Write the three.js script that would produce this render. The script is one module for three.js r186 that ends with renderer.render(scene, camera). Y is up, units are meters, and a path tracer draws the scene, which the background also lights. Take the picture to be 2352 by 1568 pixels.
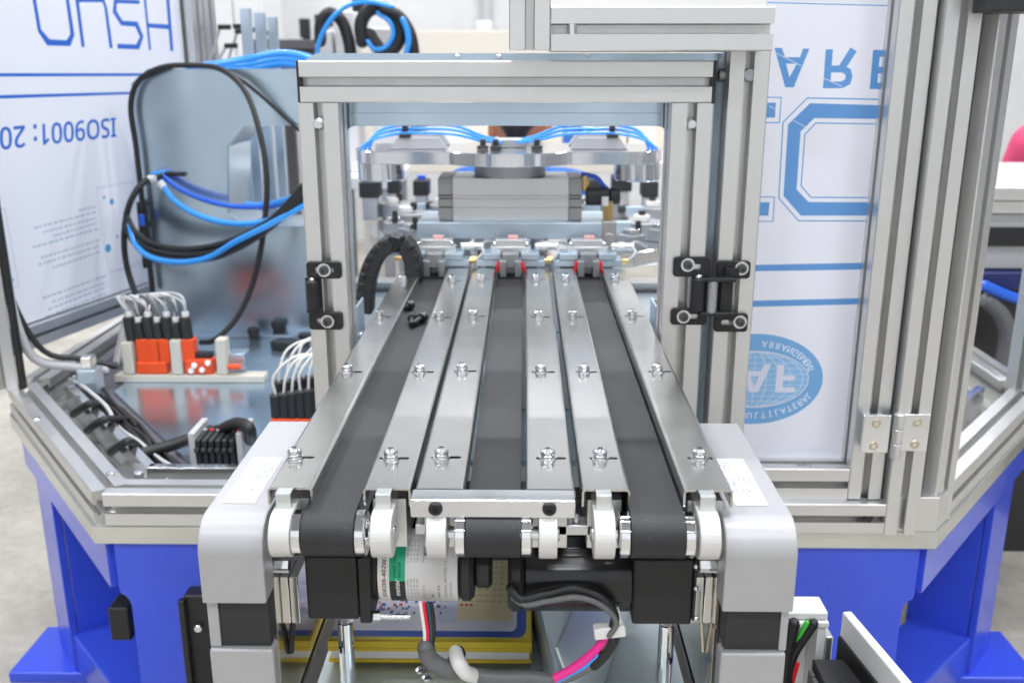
import * as THREE from 'three';
import { RoundedBoxGeometry } from 'three/addons/geometries/RoundedBoxGeometry.js';
import { mergeGeometries, toCreasedNormals } from 'three/addons/utils/BufferGeometryUtils.js';
import { RectAreaLightUniformsLib } from 'three/addons/lights/RectAreaLightUniformsLib.js';
import { MarchingCubes } from 'three/addons/objects/MarchingCubes.js';

// ---------------------------------------------------------------- camera, light, exposure
const scene = new THREE.Scene();
scene.background = new THREE.Color(0x000000);
const F = 2199, CX = 1176, CY = 784, H = 1.265;         // photo measured at 2352 x 1568
const camera = new THREE.PerspectiveCamera(2 * Math.atan(CY / F) * 180 / Math.PI, 1024 / 682, 0.05, 60);
camera.position.set(0, H, 0);
camera.rotation.order = 'YXZ';
camera.rotation.set(-16.1 * Math.PI / 180, 0.75 * Math.PI / 180, 0);
camera.focus = 1.02; camera.userData.fStop = 6.3;
camera.updateMatrixWorld();
const renderer = new THREE.WebGLRenderer({ antialias: true });
renderer.toneMapping = THREE.LinearToneMapping;
renderer.toneMappingExposure = 1.0;
renderer.shadowMap.enabled = true;
RectAreaLightUniformsLib.init();
const LAMP_NITS = 89, LAMP_GLOW = 16;
const LAMPS = []; for (const z of [1.6, -0.9, -3.4, -5.8]) for (const x of [-2.7, 0.1, 2.9]) LAMPS.push([x, z]);

// ---------------------------------------------------------------- helpers
const V = (x, y, z) => new THREE.Vector3(x, y, z), R = (d) => d * Math.PI / 180;
let seed = 7; const rnd = (a = 0, b = 1) => { seed = (seed * 1664525 + 1013904223) >>> 0; return a + (b - a) * seed / 4294967296; };
const ray = (u, v) => V(u - CX, CY - v, -F).applyEuler(camera.rotation);
const cam = camera.position.clone();
const PZ = (u, v, z) => { const d = ray(u, v); return d.multiplyScalar(z / d.z).add(cam); };
const PY = (u, v, y) => { const d = ray(u, v); return d.multiplyScalar((y - H) / d.y).add(cam); };
const PP = (u, v, p, n) => { const d = ray(u, v); return d.multiplyScalar(p.clone().sub(cam).dot(n) / d.dot(n)).add(cam); };

const used = {};
function numbered(n) { used[n] = (used[n] ?? -1) + 1; return used[n] ? n + '_' + String(used[n]).padStart(3, '0') : n; }
const things = [];
function thing(name, label, category, group) {
  const o = new THREE.Group(); o.name = numbered(name); o.userData = { label, category }; if (group) o.userData.group = group;
  scene.add(o); things.push(o); return o;
}
// planar uv in metres from the dominant axis of each face
function metreUV(g) {
  if (g.index) g = g.toNonIndexed();
  const p = g.attributes.position, uv = new Float32Array(p.count * 2), a = V(0, 0, 0), b = V(0, 0, 0), c = V(0, 0, 0);
  for (let i = 0; i < p.count; i += 3) {
    a.fromBufferAttribute(p, i); b.fromBufferAttribute(p, i + 1); c.fromBufferAttribute(p, i + 2);
    const n = b.clone().sub(a).cross(c.clone().sub(a)), x = Math.abs(n.x), y = Math.abs(n.y), z = Math.abs(n.z);
    [a, b, c].forEach((q, k) => { const j = (i + k) * 2; if (y >= x && y >= z) { uv[j] = q.x; uv[j + 1] = q.z; } else if (x >= z) { uv[j] = q.y; uv[j + 1] = q.z; } else { uv[j] = q.x; uv[j + 1] = q.y; } });
  }
  g.setAttribute('uv', new THREE.BufferAttribute(uv, 2)); return g;
}
const MX = (p = [0, 0, 0], r = [0, 0, 0]) => new THREE.Matrix4().compose(Array.isArray(p) ? V(...p) : p, new THREE.Quaternion().setFromEuler(new THREE.Euler(...r)), V(1, 1, 1));
function part(parent, name, geo, m, p, r, keepUV) {
  let g = geo.clone(); if (p || r) g.applyMatrix4(MX(p, r)); if (!keepUV) g = metreUV(g);
  const o = new THREE.Mesh(g, m); o.name = parent === scene ? numbered(name) : name; o.castShadow = o.receiveShadow = true; parent.add(o); return o;
}
function partM(parent, name, geo, m, M4, keepUV) { let g = geo.clone().applyMatrix4(M4); if (!keepUV) g = metreUV(g); const o = new THREE.Mesh(g, m); o.name = name; o.castShadow = o.receiveShadow = true; parent.add(o); return o; }
function single(name, label, category, geo, m, p, r, group) { const o = part(scene, name, geo, m, p, r); o.userData = { label, category }; if (group) o.userData.group = group; things.push(o); return o; }
function struct(name, geo, m, p, r) { const o = part(scene, name, geo, m, p, r); o.userData.kind = 'structure'; return o; }
const clean = (g) => { const n = g.index ? g.toNonIndexed() : g.clone(); for (const k of Object.keys(n.attributes)) if (!['position', 'normal', 'uv'].includes(k)) n.deleteAttribute(k); return n; };
const merge = (list) => mergeGeometries(list.map(clean));
const at = (g, p, r) => g.clone().applyMatrix4(MX(p, r));
const box = (w, h, d, r = 0.0012) => r > 0 ? new RoundedBoxGeometry(w, h, d, 2, Math.min(r, w / 2.1, h / 2.1, d / 2.1)) : new THREE.BoxGeometry(w, h, d);
const spanBox = (x0, x1, y0, y1, z0, z1, r) => at(box(Math.abs(x1 - x0), Math.abs(y1 - y0), Math.abs(z1 - z0), r), [(x0 + x1) / 2, (y0 + y1) / 2, (z0 + z1) / 2]);
const lathe = (pts, n = 28) => toCreasedNormals(new THREE.LatheGeometry(pts.map(([x, y]) => new THREE.Vector2(x, y)), n), 0.6);
const lcyl = (r, h, b = 0.001, n = 28) => lathe([[0, -h / 2], [r - b, -h / 2], [r, -h / 2 + b], [r, h / 2 - b], [r - b, h / 2], [0, h / 2]], n);
const RX = [0, 0, Math.PI / 2], RZ = [Math.PI / 2, 0, 0];
const shapeOf = (pts, holes = []) => { const s = new THREE.Shape(pts.map(([x, y]) => new THREE.Vector2(x, y))); for (const h of holes) s.holes.push(h instanceof THREE.Path ? h : new THREE.Path(h.map(([x, y]) => new THREE.Vector2(x, y)))); return s; };
const ext = (s, d, bevel = 0, seg = 1) => new THREE.ExtrudeGeometry(s, { depth: d - 2 * bevel, bevelEnabled: bevel > 0, bevelSize: bevel, bevelThickness: bevel, bevelOffset: -bevel, bevelSegments: seg, curveSegments: 10 }).translate(0, 0, bevel);
const tube = (pts, r, n, rs = 8) => merge([new THREE.TubeGeometry(new THREE.CatmullRomCurve3(pts, false, 'centripetal'), n || Math.max(12, pts.length * 6), r, rs), ...[pts[0], pts[pts.length - 1]].map((p) => new THREE.SphereGeometry(r * .98, 8, 6).translate(p.x, p.y, p.z))]);
const rrect = (x0, y0, x1, y1, r, C = THREE.Shape) => { const s = new C(); s.moveTo(x0 + r, y0); s.lineTo(x1 - r, y0); s.quadraticCurveTo(x1, y0, x1, y0 + r); s.lineTo(x1, y1 - r); s.quadraticCurveTo(x1, y1, x1 - r, y1); s.lineTo(x0 + r, y1); s.quadraticCurveTo(x0, y1, x0, y1 - r); s.lineTo(x0, y0 + r); s.quadraticCurveTo(x0, y0, x0 + r, y0); return s; };

// aluminium T-slot profile, cross-section w x h centred on the axis, slots on chosen sides (t b l r)
function profileShape(w, h, slots) {
  const k = Math.min(w, h) / 0.045, pts = [], c = 0.0012 * k, so = 0.0053 * k, lip = 0.0045 * k, cw = 0.0102 * k, dp = Math.min(0.0172 * k, w * 0.36), bw = 0.0045 * k, g = 0.0012 * k, w2 = 0.003 * k;
  const side = (hw, hh, on) => { const o = [[-hw + c, hh], ...(on ? [[-so, hh], [-so, hh - lip], [-cw, hh - lip], [-cw, hh - lip - w2], [-bw, hh - dp], [-g, hh - dp], [-g, hh - dp - g], [g, hh - dp - g], [g, hh - dp], [bw, hh - dp], [cw, hh - lip - w2], [cw, hh - lip], [so, hh - lip], [so, hh]] : []), [hw - c, hh]]; return o; };
  pts.push(...side(w / 2, h / 2, slots.includes('t')));
  pts.push(...side(h / 2, w / 2, slots.includes('r')).map(([x, y]) => [y, -x]));
  pts.push(...side(w / 2, h / 2, slots.includes('b')).map(([x, y]) => [-x, -y]));
  pts.push(...side(h / 2, w / 2, slots.includes('l')).map(([x, y]) => [-y, x]));
  return shapeOf(pts);
}
const shapeCache = {};
function beamGeo(a, b, { w = 0.057, h = 0.057, up = V(0, 1, 0), slots = 'tblr' } = {}) {
  const key = [w, h, slots].join(); const s = shapeCache[key] ??= profileShape(w, h, slots);
  const zd = b.clone().sub(a), L = zd.length(); zd.normalize(); const xd = up.clone().cross(zd).normalize(), yd = zd.clone().cross(xd);
  return new THREE.ExtrudeGeometry(s, { depth: L, bevelEnabled: false }).applyMatrix4(new THREE.Matrix4().makeBasis(xd, yd, zd).setPosition(a));
}
const beam = (t, name, a, b, o = {}) => part(t, name, beamGeo(a, b, o), o.m || M.alu);

// ---------------------------------------------------------------- textures
function lattice(n, s) { const a = new Float32Array(n * n); let q = s * 2654435761 >>> 0; for (let i = 0; i < a.length; i++) { q = (q * 1664525 + 1013904223) >>> 0; a[i] = q / 4294967296; } return a; }
function noiseTex(W, Hh, octs, map, srgb) {   // octs: [cellsX, cellsY, weight, seed]
  const d = new Uint8Array(W * Hh * 4), ls = octs.map(([cx, cy, w, s]) => ({ cx, cy, w, l: lattice(Math.max(cx, cy), s), n: Math.max(cx, cy) }));
  const sm = (t) => t * t * (3 - 2 * t);
  for (let y = 0; y < Hh; y++) for (let x = 0; x < W; x++) {
    const vals = [];
    for (const o of ls) { const fx = x / W * o.cx, fy = y / Hh * o.cy, ix = fx | 0, iy = fy | 0, tx = sm(fx - ix), ty = sm(fy - iy), g = (i, j) => o.l[(j % o.cy) * o.n + (i % o.cx)];
      vals.push((g(ix, iy) * (1 - tx) + g(ix + 1, iy) * tx) * (1 - ty) + (g(ix, iy + 1) * (1 - tx) + g(ix + 1, iy + 1) * tx) * ty); }
    let f = 0, wsum = 0; ls.forEach((o, k) => { f += vals[k] * o.w; wsum += o.w; }); f /= wsum;
    const c = map(f, vals, x, y), i = (y * W + x) * 4; d[i] = c[0]; d[i + 1] = c[1]; d[i + 2] = c[2]; d[i + 3] = 255;
  }
  const t = new THREE.DataTexture(d, W, Hh); t.wrapS = t.wrapT = THREE.RepeatWrapping; t.magFilter = THREE.LinearFilter; t.minFilter = THREE.LinearMipmapLinearFilter; t.generateMipmaps = true;
  if (srgb) t.colorSpace = THREE.SRGBColorSpace; t.needsUpdate = true; return t;
}
const rep = (t, k, l = k) => { const c = t.clone(); c.repeat.set(k, l); c.needsUpdate = true; return c; };
const gray = (a, b) => (f) => { const v = Math.max(0, Math.min(255, a + (b - a) * f)); return [v, v, v]; };
const tZincR = noiseTex(256, 256, [[4, 4, 1, 1], [9, 9, 0.6, 2]], gray(80, 150));
const tZincC = noiseTex(256, 256, [[4, 4, 1, 4], [9, 9, 0.6, 5]], (f) => { const k = 0.98 + 0.2 * (f - 0.5); return [194 * k, 213 * k, 229 * k]; }, true);
const tBrush = noiseTex(512, 128, [[8, 4, 0.5, 7], [6, 64, 1, 8], [14, 128, 0.9, 9]], gray(88, 122));
const tSteelC = noiseTex(256, 256, [[4, 5, 1, 10], [11, 9, 0.7, 11], [40, 30, 0.3, 12]], (f) => { const k = 1 + 0.08 * (f - 0.5); return [204 * k, 203 * k, 200 * k]; }, true);
const tAluR = noiseTex(128, 256, [[4, 3, 0.6, 13], [64, 5, 1, 14], [30, 128, 0.3, 15]], gray(95, 150));
const tBelt = noiseTex(512, 512, [[9, 9, 1, 16], [120, 120, 0.5, 17], [256, 256, 0.5, 18]], (f, v) => { const k = 39 + 14 * (f - 0.5) + (v[2] > 0.985 && v[0] > 0.55 ? 80 : 0) + (v[0] > 0.72 && v[1] > 0.8 ? 16 : 0); return [k, k, k * 1.07]; }, true);
const tPlast = noiseTex(128, 128, [[64, 64, 1, 19], [24, 24, 0.4, 20]], gray(90, 165));
const tFloor = noiseTex(512, 512, [[5, 5, 1, 21], [17, 17, 0.7, 22], [90, 90, 0.5, 23], [200, 200, 0.4, 24]], (f) => { const k = 0.84 + 0.35 * (f - 0.5); return [208 * k, 203 * k, 192 * k]; }, true);
const tWall = noiseTex(256, 256, [[3, 3, 1, 25], [40, 40, 0.3, 26], [110, 110, 0.3, 27]], (f) => { const k = 0.97 + 0.08 * (f - 0.5); return [222 * k, 223 * k, 224 * k]; }, true);
const tPaint = noiseTex(128, 128, [[6, 6, 1, 28], [50, 50, 0.8, 29]], gray(70, 130));

function std(c, rough, metal = 0, o = {}) { const col = Array.isArray(c) ? new THREE.Color().setRGB(...c) : new THREE.Color(c); return new THREE.MeshStandardMaterial({ color: col, roughness: rough, metalness: metal, ...o }); }
function phys(c, rough, metal = 0, o = {}) { const col = Array.isArray(c) ? new THREE.Color().setRGB(...c) : new THREE.Color(c); return new THREE.MeshPhysicalMaterial({ color: col, roughness: rough, metalness: metal, ...o }); }
const M = {
  alu: std([0.7, 0.7, 0.695], 0.8, 0.92, { roughnessMap: rep(tAluR, 5), bumpMap: rep(tAluR, 9), bumpScale: 0.00004 }),
  aluCut: std([0.74, 0.75, 0.77], 0.3, 0.95, { roughnessMap: rep(tBrush, 6) }),
  gunmetal: std([0.42, 0.43, 0.45], 0.42, 0.85),
  steel: std([1, 1, 1], 0.55, 1, { map: rep(tSteelC, 5), roughnessMap: rep(tBrush, 5, 7), }),
  zinc: std([1, 1, 1], 0.5, 0.92, { map: rep(tZincC, 2.2), roughnessMap: rep(tZincR, 2.2) }),
  zincRough: std([1, 0.965, 0.935], 0.9, 0.8, { map: rep(tZincC, 3), roughnessMap: rep(tZincR, 3) }),
  chrome: std([0.86, 0.87, 0.89], 0.08, 1),
  screw: std([0.74, 0.75, 0.77], 0.2, 1),
  brass: std([0.72, 0.5, 0.22], 0.3, 1),
  blackMetal: std([0.018, 0.018, 0.02], 0.42, 0.2, { bumpMap: rep(tPlast, 60), bumpScale: 0.00005 }),
  blackPlastic: std([0.022, 0.022, 0.024], 0.5, 0, { bumpMap: rep(tPlast, 50), bumpScale: 0.00005 }),
  blackGloss: std([0.016, 0.016, 0.018], 0.25),
  rubber: std([0.014, 0.014, 0.015], 0.48),
  darkPlate: std([0.085, 0.082, 0.095], 0.5),
  belt: std([1, 1, 1], 0.52, 0, { map: rep(tBelt, 6), bumpMap: rep(tPlast, 40), bumpScale: 0.00004 }),
  coverGrey: std([0.44, 0.44, 0.455], 0.42, 0.3, { bumpMap: rep(tPlast, 30), bumpScale: 0.00003 }),
  bracketWhite: std([0.66, 0.655, 0.64], 0.4, 0.1),
  white: std([0.78, 0.78, 0.79], 0.45),
  whitePlastic: std([0.76, 0.75, 0.73], 0.4),
  beige: std([0.62, 0.59, 0.52], 0.5),
  paper: std([0.82, 0.82, 0.82], 0.7),
  blue: std([0.05, 0.1, 0.76], 0.36, 0, { roughnessMap: tPaint, bumpMap: rep(tPaint, 20), bumpScale: 0.0002 }),
  tubeBlue: phys([0.03, 0.32, 0.9], 0.25, 0, { clearcoat: 0.5, clearcoatRoughness: 0.15 }),
  tubeDeep: phys([0.02, 0.13, 0.72], 0.3, 0, { clearcoat: 0.3 }),
  orange: std([0.85, 0.085, 0.012], 0.42),
  red: std([0.75, 0.012, 0.03], 0.35),
  pink: std([0.85, 0.03, 0.3], 0.4),
  green: std([0.06, 0.5, 0.05], 0.4),
  yellow: std([0.78, 0.58, 0.04], 0.45),
  cableGrey: std([0.5, 0.5, 0.52], 0.5),
  sleeve: std([0.13, 0.135, 0.14], 0.45),
  darkWood: std([0.06, 0.05, 0.045], 0.5),
  cream: std([0.72, 0.68, 0.6], 0.6),
  skin: std([0.55, 0.21, 0.11], 0.5),
  hair: std([0.012, 0.009, 0.008], 0.5),
  shirt: std([0.03, 0.14, 0.5], 0.8),
  shirtPink: std([0.75, 0.08, 0.2], 0.8),
  trousers: std([0.03, 0.035, 0.06], 0.85),
  concrete: std([1, 1, 1], 0.62, 0, { map: rep(tFloor, 0.5), bumpMap: rep(tFloor, 0.5), bumpScale: 0.0008 }),
  wall: std([1, 1, 1], 0.8, 0, { map: rep(tWall, 0.5) }),
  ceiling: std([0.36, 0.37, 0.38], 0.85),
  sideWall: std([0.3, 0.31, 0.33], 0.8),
  lamp: std([0.9, 0.9, 0.9], 0.5, 0, { emissive: new THREE.Color(0.97, 0.985, 1), emissiveIntensity: LAMP_GLOW }),
};
function canvasMat(w, h, draw, o = {}) { const c = document.createElement('canvas'); c.width = w; c.height = h; draw(c.getContext('2d'), w, h); const t = new THREE.CanvasTexture(c); t.colorSpace = THREE.SRGBColorSpace; t.anisotropy = 8; return new THREE.MeshPhysicalMaterial({ map: t, roughness: 0.4, ...o }); }

// ---------------------------------------------------------------- hall
{
  const X0 = -5.5, X1 = 5.8, Z0 = -7.2, Z1 = 3.4, Y1 = 4.4;
  struct('floor', spanBox(X0 - .2, X1 + .2, -.2, 0, Z0 - .2, Z1 + .2, 0), M.concrete);
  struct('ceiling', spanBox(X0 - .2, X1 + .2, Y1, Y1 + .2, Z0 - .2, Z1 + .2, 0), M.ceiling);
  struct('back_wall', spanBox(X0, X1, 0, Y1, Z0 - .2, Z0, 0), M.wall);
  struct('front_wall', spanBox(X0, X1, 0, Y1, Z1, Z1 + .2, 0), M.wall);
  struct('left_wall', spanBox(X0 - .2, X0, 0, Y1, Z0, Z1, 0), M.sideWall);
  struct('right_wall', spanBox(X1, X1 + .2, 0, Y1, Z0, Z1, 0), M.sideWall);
  for (const [x, z] of LAMPS) {
    const t = thing('ceiling_lamp', 'long white ceiling lamp panel of the workshop hall', 'lamp', 'ceiling lamps above the hall');
    part(t, 'lamp_housing', box(1.5, .06, .2, .01), M.white, [x, Y1 - .03, z]);
    part(t, 'diffuser', box(1.44, .012, .15, .003), M.lamp, [x, Y1 - .066, z]);
    const l = new THREE.RectAreaLight(0xf9fbff, LAMP_NITS, 1.42, .14); l.position.set(x, Y1 - .08, z); l.lookAt(x, 0, z); l.name = 'lamp_light'; t.add(l);
  }
}

// ---------------------------------------------------------------- machine table
const YB = .5482, YP = .5781, YR = .6328, YZ = .6088, ZF = -1.3377;
const RA = [-0.6626, ZF], RB = [-1.055, -1.837], RC = [-1.067, -2.9], LD = [0.631, ZF], LE = [1.052, -1.846], LF = [1.065, -2.9];
{
  const t = thing('machine_table', 'eight-sided machine table of light metal plate and slotted aluminium profile ring', 'machine table');
  const o = 0.001, poly = [[RA[0] - 0.005, -RA[1] - o], [RB[0] - o, -RB[1] - 0.005], [RC[0] - o, -RC[1]], [LF[0] + o, -LF[1]], [LE[0] + o, -LE[1] - 0.005], [LD[0] + 0.005, -LD[1] - o]];
  part(t, 'table_plate', ext(shapeOf(poly), YP - YB, 0.0013).rotateX(-Math.PI / 2).translate(0, YB, 0), M.aluPlate = std([0.6, 0.61, 0.57], 0.35, 0.7, { roughnessMap: rep(tZincR, 3) }));
  const h = 0.0284, ring = (a, b, nx, nz) => { const d = V(b[0] - a[0], 0, b[1] - a[1]).normalize(), n = V(nx, 0, nz).normalize(); const A = V(a[0], YP + h, a[1]).addScaledVector(n, h), B = V(b[0], YP + h, b[1]).addScaledVector(n, h); return [A, B]; };
  const hh = YR - YP;
  const put = (a, b, nx, nz, s, e = 0) => { const [A, B] = ring(a, b, nx, nz); A.y = B.y = YP + hh / 2 + 0.0004; beam(t, 'ring_profile', A, B, { h: hh + e * 2, slots: s || 'tblr' }); };
  put([RA[0] + 0.0151, RA[1]], [-0.2966, RA[1]], 0, -1);
  const nl = [Math.abs(RA[1] - RB[1]), -Math.abs(RA[0] - RB[0])];
  put([RA[0] - 0.0025, RA[1] - 0.0038], RB, nl[0], nl[1], 'tblr', 0.0008);
  put([RB[0], RB[1] - 0.0631], RC, 1, 0);
  put([LD[0] + 0.0025, LD[1] - 0.0038], LE, -nl[0], nl[1], 'tblr', 0.0008);
  put([LE[0], LE[1] - 0.0631], LF, -1, 0);
  put([RC[0] + 0.0631, RC[1] + 0.0631], [LF[0] - 0.0631, LF[1] + 0.0631], 0, -1);
  { // cast corner block where the front sill meets the angled profile
    const d = [LE[0] - LD[0], LE[1] - LD[1]], q = Math.hypot(...d), ux = d[0] / q, uz = d[1] / q, w = .0578, P = (x, z) => [x, -z], x = LD[0] + .001, zf = ZF + .0006;
    part(t, 'corner_block', ext(shapeOf([P(x - .06, zf), P(x, zf), P(x + ux * .05 + .0006, zf + uz * .05), P(x + ux * .05 + uz * w, zf + uz * .05 - ux * w), P(x - .06, zf - w)]), hh + .0022, .0008).rotateX(-Math.PI / 2).translate(0, YP + .0002, 0), M.alu);
  }
  // bolts in the ring's upper slot
  for (const [u, v] of [[255, 1093], [318, 1093], [85, 968]]) part(t, 'slot_bolt', lcyl(0.0076, 0.0151), M.screw, PY(u, v, YR - 0.0025));
}
{ // zinc floor sheet with an upright aluminium edge strip and dark cable trough
  const t = thing('floor_sheet', 'shiny zinc floor sheet inside the machine with aluminium edge strip', 'metal sheet');
  const P = [[-0.6184, -1.445], [-0.949, -1.865], [-0.96, -2.8], [0.957, -2.8], [0.945, -1.873], [0.5868, -1.445]], Q = [[-0.5237, -1.4513], [-0.859, -1.887], [-0.878, -2.8], [0.888, -2.8], [0.869, -1.896], [0.5048, -1.4513]];
  part(t, 'margin_sheet', ext(shapeOf(P.map(([x, z]) => [x, -z])), 0.0038).rotateX(-Math.PI / 2).translate(0, YZ - 0.0107, 0), std([.2, .19, .215], .45, .5));
  part(t, 'sheet', ext(shapeOf(Q.map(([x, z]) => [x, -z])), 0.005).rotateX(-Math.PI / 2).translate(0, YZ - 0.005, 0), M.zinc);
  const strip = (a, b) => { const A = V(a[0], 0, a[1]), B = V(b[0], 0, b[1]), L = A.distanceTo(B), c = A.clone().add(B).multiplyScalar(.5); part(t, 'edge_strip', merge([at(box(L, 0.0505, 0.0032, 0.0006), [0, YP + 0.0265, 0]), at(box(L, 0.0032, 0.0151, 0.0006), [0, YP + 0.0511, -0.0076])]), M.aluCut, c, [0, Math.atan2(-(b[1] - a[1]), b[0] - a[0]), 0]); };
  strip(P[0], [0.5805, -1.445]); strip(P[1], P[0]); strip([P[2][0], -2.2], P[1]); strip(P[5], P[4]);
  part(t, 'support_block', box(1.4, YZ - YP - 0.012, 1.3, 0.0025), M.alu, [0, (YZ + YP) / 2 - 0.0054, -2.12]);
}
{ // blue steel base
  const t = thing('steel_base', 'bright blue painted welded steel base frame under the machine', 'machine base');
  const T = 0.0151, yA = .461;
  const plate = (a, b, y0, y1, name, inset = 0.0151) => { const L = Math.hypot(b[0] - a[0], b[1] - a[1]); const ang = Math.atan2(-(b[1] - a[1]), b[0] - a[0]); const nx = -(b[1] - a[1]) / L, nz = (b[0] - a[0]) / L; part(t, name, box(L, y1 - y0, T, 0), M.blue, [(a[0] + b[0]) / 2 - nx * 0, (y0 + y1) / 2, (a[1] + b[1]) / 2], [0, ang, 0]); };
  const z = ZF - 0.0151;
  plate([RA[0] + 0.0202, z], [-0.2713, z], yA, YB - 0.0006, 'apron'); plate([0.2145, z], [LD[0] - 0.0151, z], yA, YB - 0.0006, 'apron');
  plate([RB[0] + 0.0151, RB[1] - 0.0126], [RA[0] + 0.0076, z - 0.0076], yA, YB - 0.0006, 'apron');
  plate([LD[0] - 0.005, z - 0.0076], [LE[0] - 0.0151, LE[1] - 0.0126], yA, YB - 0.0006, 'apron');
  plate([RC[0] + 0.0252, RC[1] + 0.1262], [RB[0] + 0.0177, RB[1] - 0.0252], yA, YB - 0.0006, 'apron');
  plate([LE[0] - 0.0177, LE[1] - 0.0252], [LF[0] - 0.0252, LF[1] + 0.1262], yA, YB - 0.0006, 'apron');
  // front legs: wide face plate with a rounded shoulder
  for (const s of [-1, 1]) {
    const x0 = -0.6411, x1 = s < 0 ? -0.3786 : 0.3786, xo = s < 0 ? x0 : 0.6146;
    const sh = new THREE.Shape(); sh.moveTo(xo, yA); sh.lineTo(x1, yA); sh.lineTo(x1, 0.0252); sh.lineTo(xo + (s < 0 ? 0.0151 : -0.0151), 0.0252); sh.lineTo(xo + (s < 0 ? 0.0151 : -0.0151), yA - 0.0278); sh.quadraticCurveTo(xo + (s < 0 ? 0.0126 : -0.0126), yA - 0.0076, xo, yA - 0.005);
    part(t, 'leg', ext(sh, T, 0), M.blue, [0, 0, z - T / 2]);
    part(t, 'leg_web', box(0.0126, yA - 0.0379, 0.1514, 0.0013), M.blue, [xo + (s < 0 ? 0.0631 : -0.0631), (yA) / 2, z - 0.0883]);
    // outer leg at the side corner: angle of two plates
    const cx = s < 0 ? RB[0] + 0.0252 : LE[0] - 0.0252, cz = s < 0 ? RB[1] - 0.0252 : LE[1] - 0.0252;
    const dx = s < 0 ? (RA[0] - RB[0]) : (LD[0] - LE[0]), dz = RA[1] - RB[1], L = Math.hypot(dx, dz), ux = dx / L, uz = dz / L, w = 0.1325, nx = s < 0 ? -uz * -1 : -uz, nz = s < 0 ? -ux : ux;
    part(t, 'leg', box(w, yA, T, 0.0019), M.blue, [cx + ux * w / 2, yA / 2, cz + uz * w / 2], [0, Math.atan2(-uz, ux), 0]);
    part(t, 'leg_web', box(T, yA - 0.0025, 0.1262, 0.0019), M.blue, [cx + ux * (w - 0.0088) + nx * 0.0726, yA / 2, cz + uz * (w - 0.0088) + nz * 0.0726], [0, Math.atan2(-uz, ux), 0]);
    // low stretcher between the legs
    const bx = s < 0 ? -0.631 : 0.5679, bz = z - 0.0631, ex = cx + ux * 0.0252, ez = cz + uz * 0.0252;
    const l2 = Math.hypot(ex - bx, ez - bz);
    part(t, 'stretcher', box(l2, 0.0883, 0.1262, 0.005), M.blue, [(bx + ex) / 2 + (s < 0 ? 0.0379 : -0.0379), .066, (bz + ez) / 2 - 0.0379], [0, Math.atan2(-(ez - bz), ex - bx), 0]);
    part(t, 'foot_pad', box(0.1767, 0.0252, 0.1767, 0.0038), M.blue, [cx + ux * 0.0379, 0.0126, cz + uz * 0.0379]);
    part(t, 'foot_pad', box(0.2019, 0.0252, 0.1767, 0.0038), M.blue, [(xo + x1) / 2, 0.0126, z - 0.0631]);
    part(t, 'rear_leg', box(0.1262, yA, 0.1262, 0.0038), M.blue, [s * 0.9086, yA / 2, -2.75]);
  }
}
// black rubber block by the leg and cabinet door panels below
{
  const t = thing('side_cabinet', 'black cabinet door with bolt under the table beside the grey column', 'cabinet');
  const a = PZ(418, 1368, -1.2872), b = PZ(520, 1368, -1.2872);
  part(t, 'door_panel', spanBox(a.x, b.x, 0.0252, a.y, -1.2872, -1.3188, 0.0038), M.blackMetal);
  part(t, 'door_edge', spanBox(a.x - 0.005, a.x + 0.005, 0.0252, a.y - 0.0038, -1.2771, -1.2898, 0.0025), M.blackGloss);
  part(t, 'bolt', lcyl(0.0063, 0.0076), M.screw, PZ(455, 1442, -1.2822), RZ);
  { const a = PZ(262, 1374, -1.40), b = PZ(318, 1448, -1.40); single('rubber_block', 'black rubber block behind the shoulder of the blue leg by the black cabinet door', 'block', spanBox(a.x, b.x, b.y, a.y, -1.3695, -1.46, .004), M.rubber); }
}

// ---------------------------------------------------------------- conveyors
const YT = .9, ZN = -.788, ZE = -1.755;
const RAIL = [[-.231, -.190], [-.1445, -.1015], [-.0975, -.0535], [.002, .0465], [.0525, .096], [.1435, .188]];
const SCR = [[[677, 1050], [797, 854], [871, 727], [924, 644]], [[898, 1052], [964, 854], [1008, 729], [1038, 645]], [[1014, 1050], [1061, 852], [1086, 726], [1105, 641]], [[1258, 1052], [1242, 854], [1236, 728], [1231, 642]], [[1378, 1052], [1341, 854], [1315, 728], [1299, 641]], [[1606, 1052], [1510, 853], [1452, 726], [1413, 641]]];
const screwGeo = {
  washer: lathe([[.0026, 0], [.0072, 0], [.0074, .0004], [.0072, .0013], [.0026, .0013]]),
  spring: lathe([[.002, .0013], [.0058, .0013], [.0061, .0017], [.0061, .003], [.0058, .0034], [.002, .0034]]),
  head: toCreasedNormals(new THREE.LatheGeometry([[0, .0080], [.0015, .0079], [.0030, .0077], [.0043, .0072], [.0054, .0062], [.0060, .0049], [.0060, .0036], [.0055, .0034], [0, .0034]].map(([x, y]) => new THREE.Vector2(x, y)), 28), .5),
};
for (const k of Object.keys(screwGeo)) screwGeo[k].scale(1.17, 1.35, 1.17);
const crossGeo = merge([box(.0058, .0005, .0009, 0), box(.0009, .0005, .0058, 0)]);
const laneInfo = [
  { r: [0, 1], b: [694, 813], c: [[670, 694], [813, 847]], k: [[620, 668], [852, 900]], label: 'narrow belt conveyor lane with three loose black screws lying on its belt' },
  { r: [2, 3], b: [1070, 1195], c: [[1042, 1070], [1195, 1222]], k: [[980, 1025], [1238, 1280]], label: 'middle belt conveyor lane with aluminium stop bar across its front end' },
  { r: [4, 5], b: [1450, 1574], c: [[1421, 1450], [1572, 1599]], k: [[1365, 1413], [1607, 1654]], label: 'narrow belt conveyor lane next to the post with the double black hinge' },
];
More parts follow.
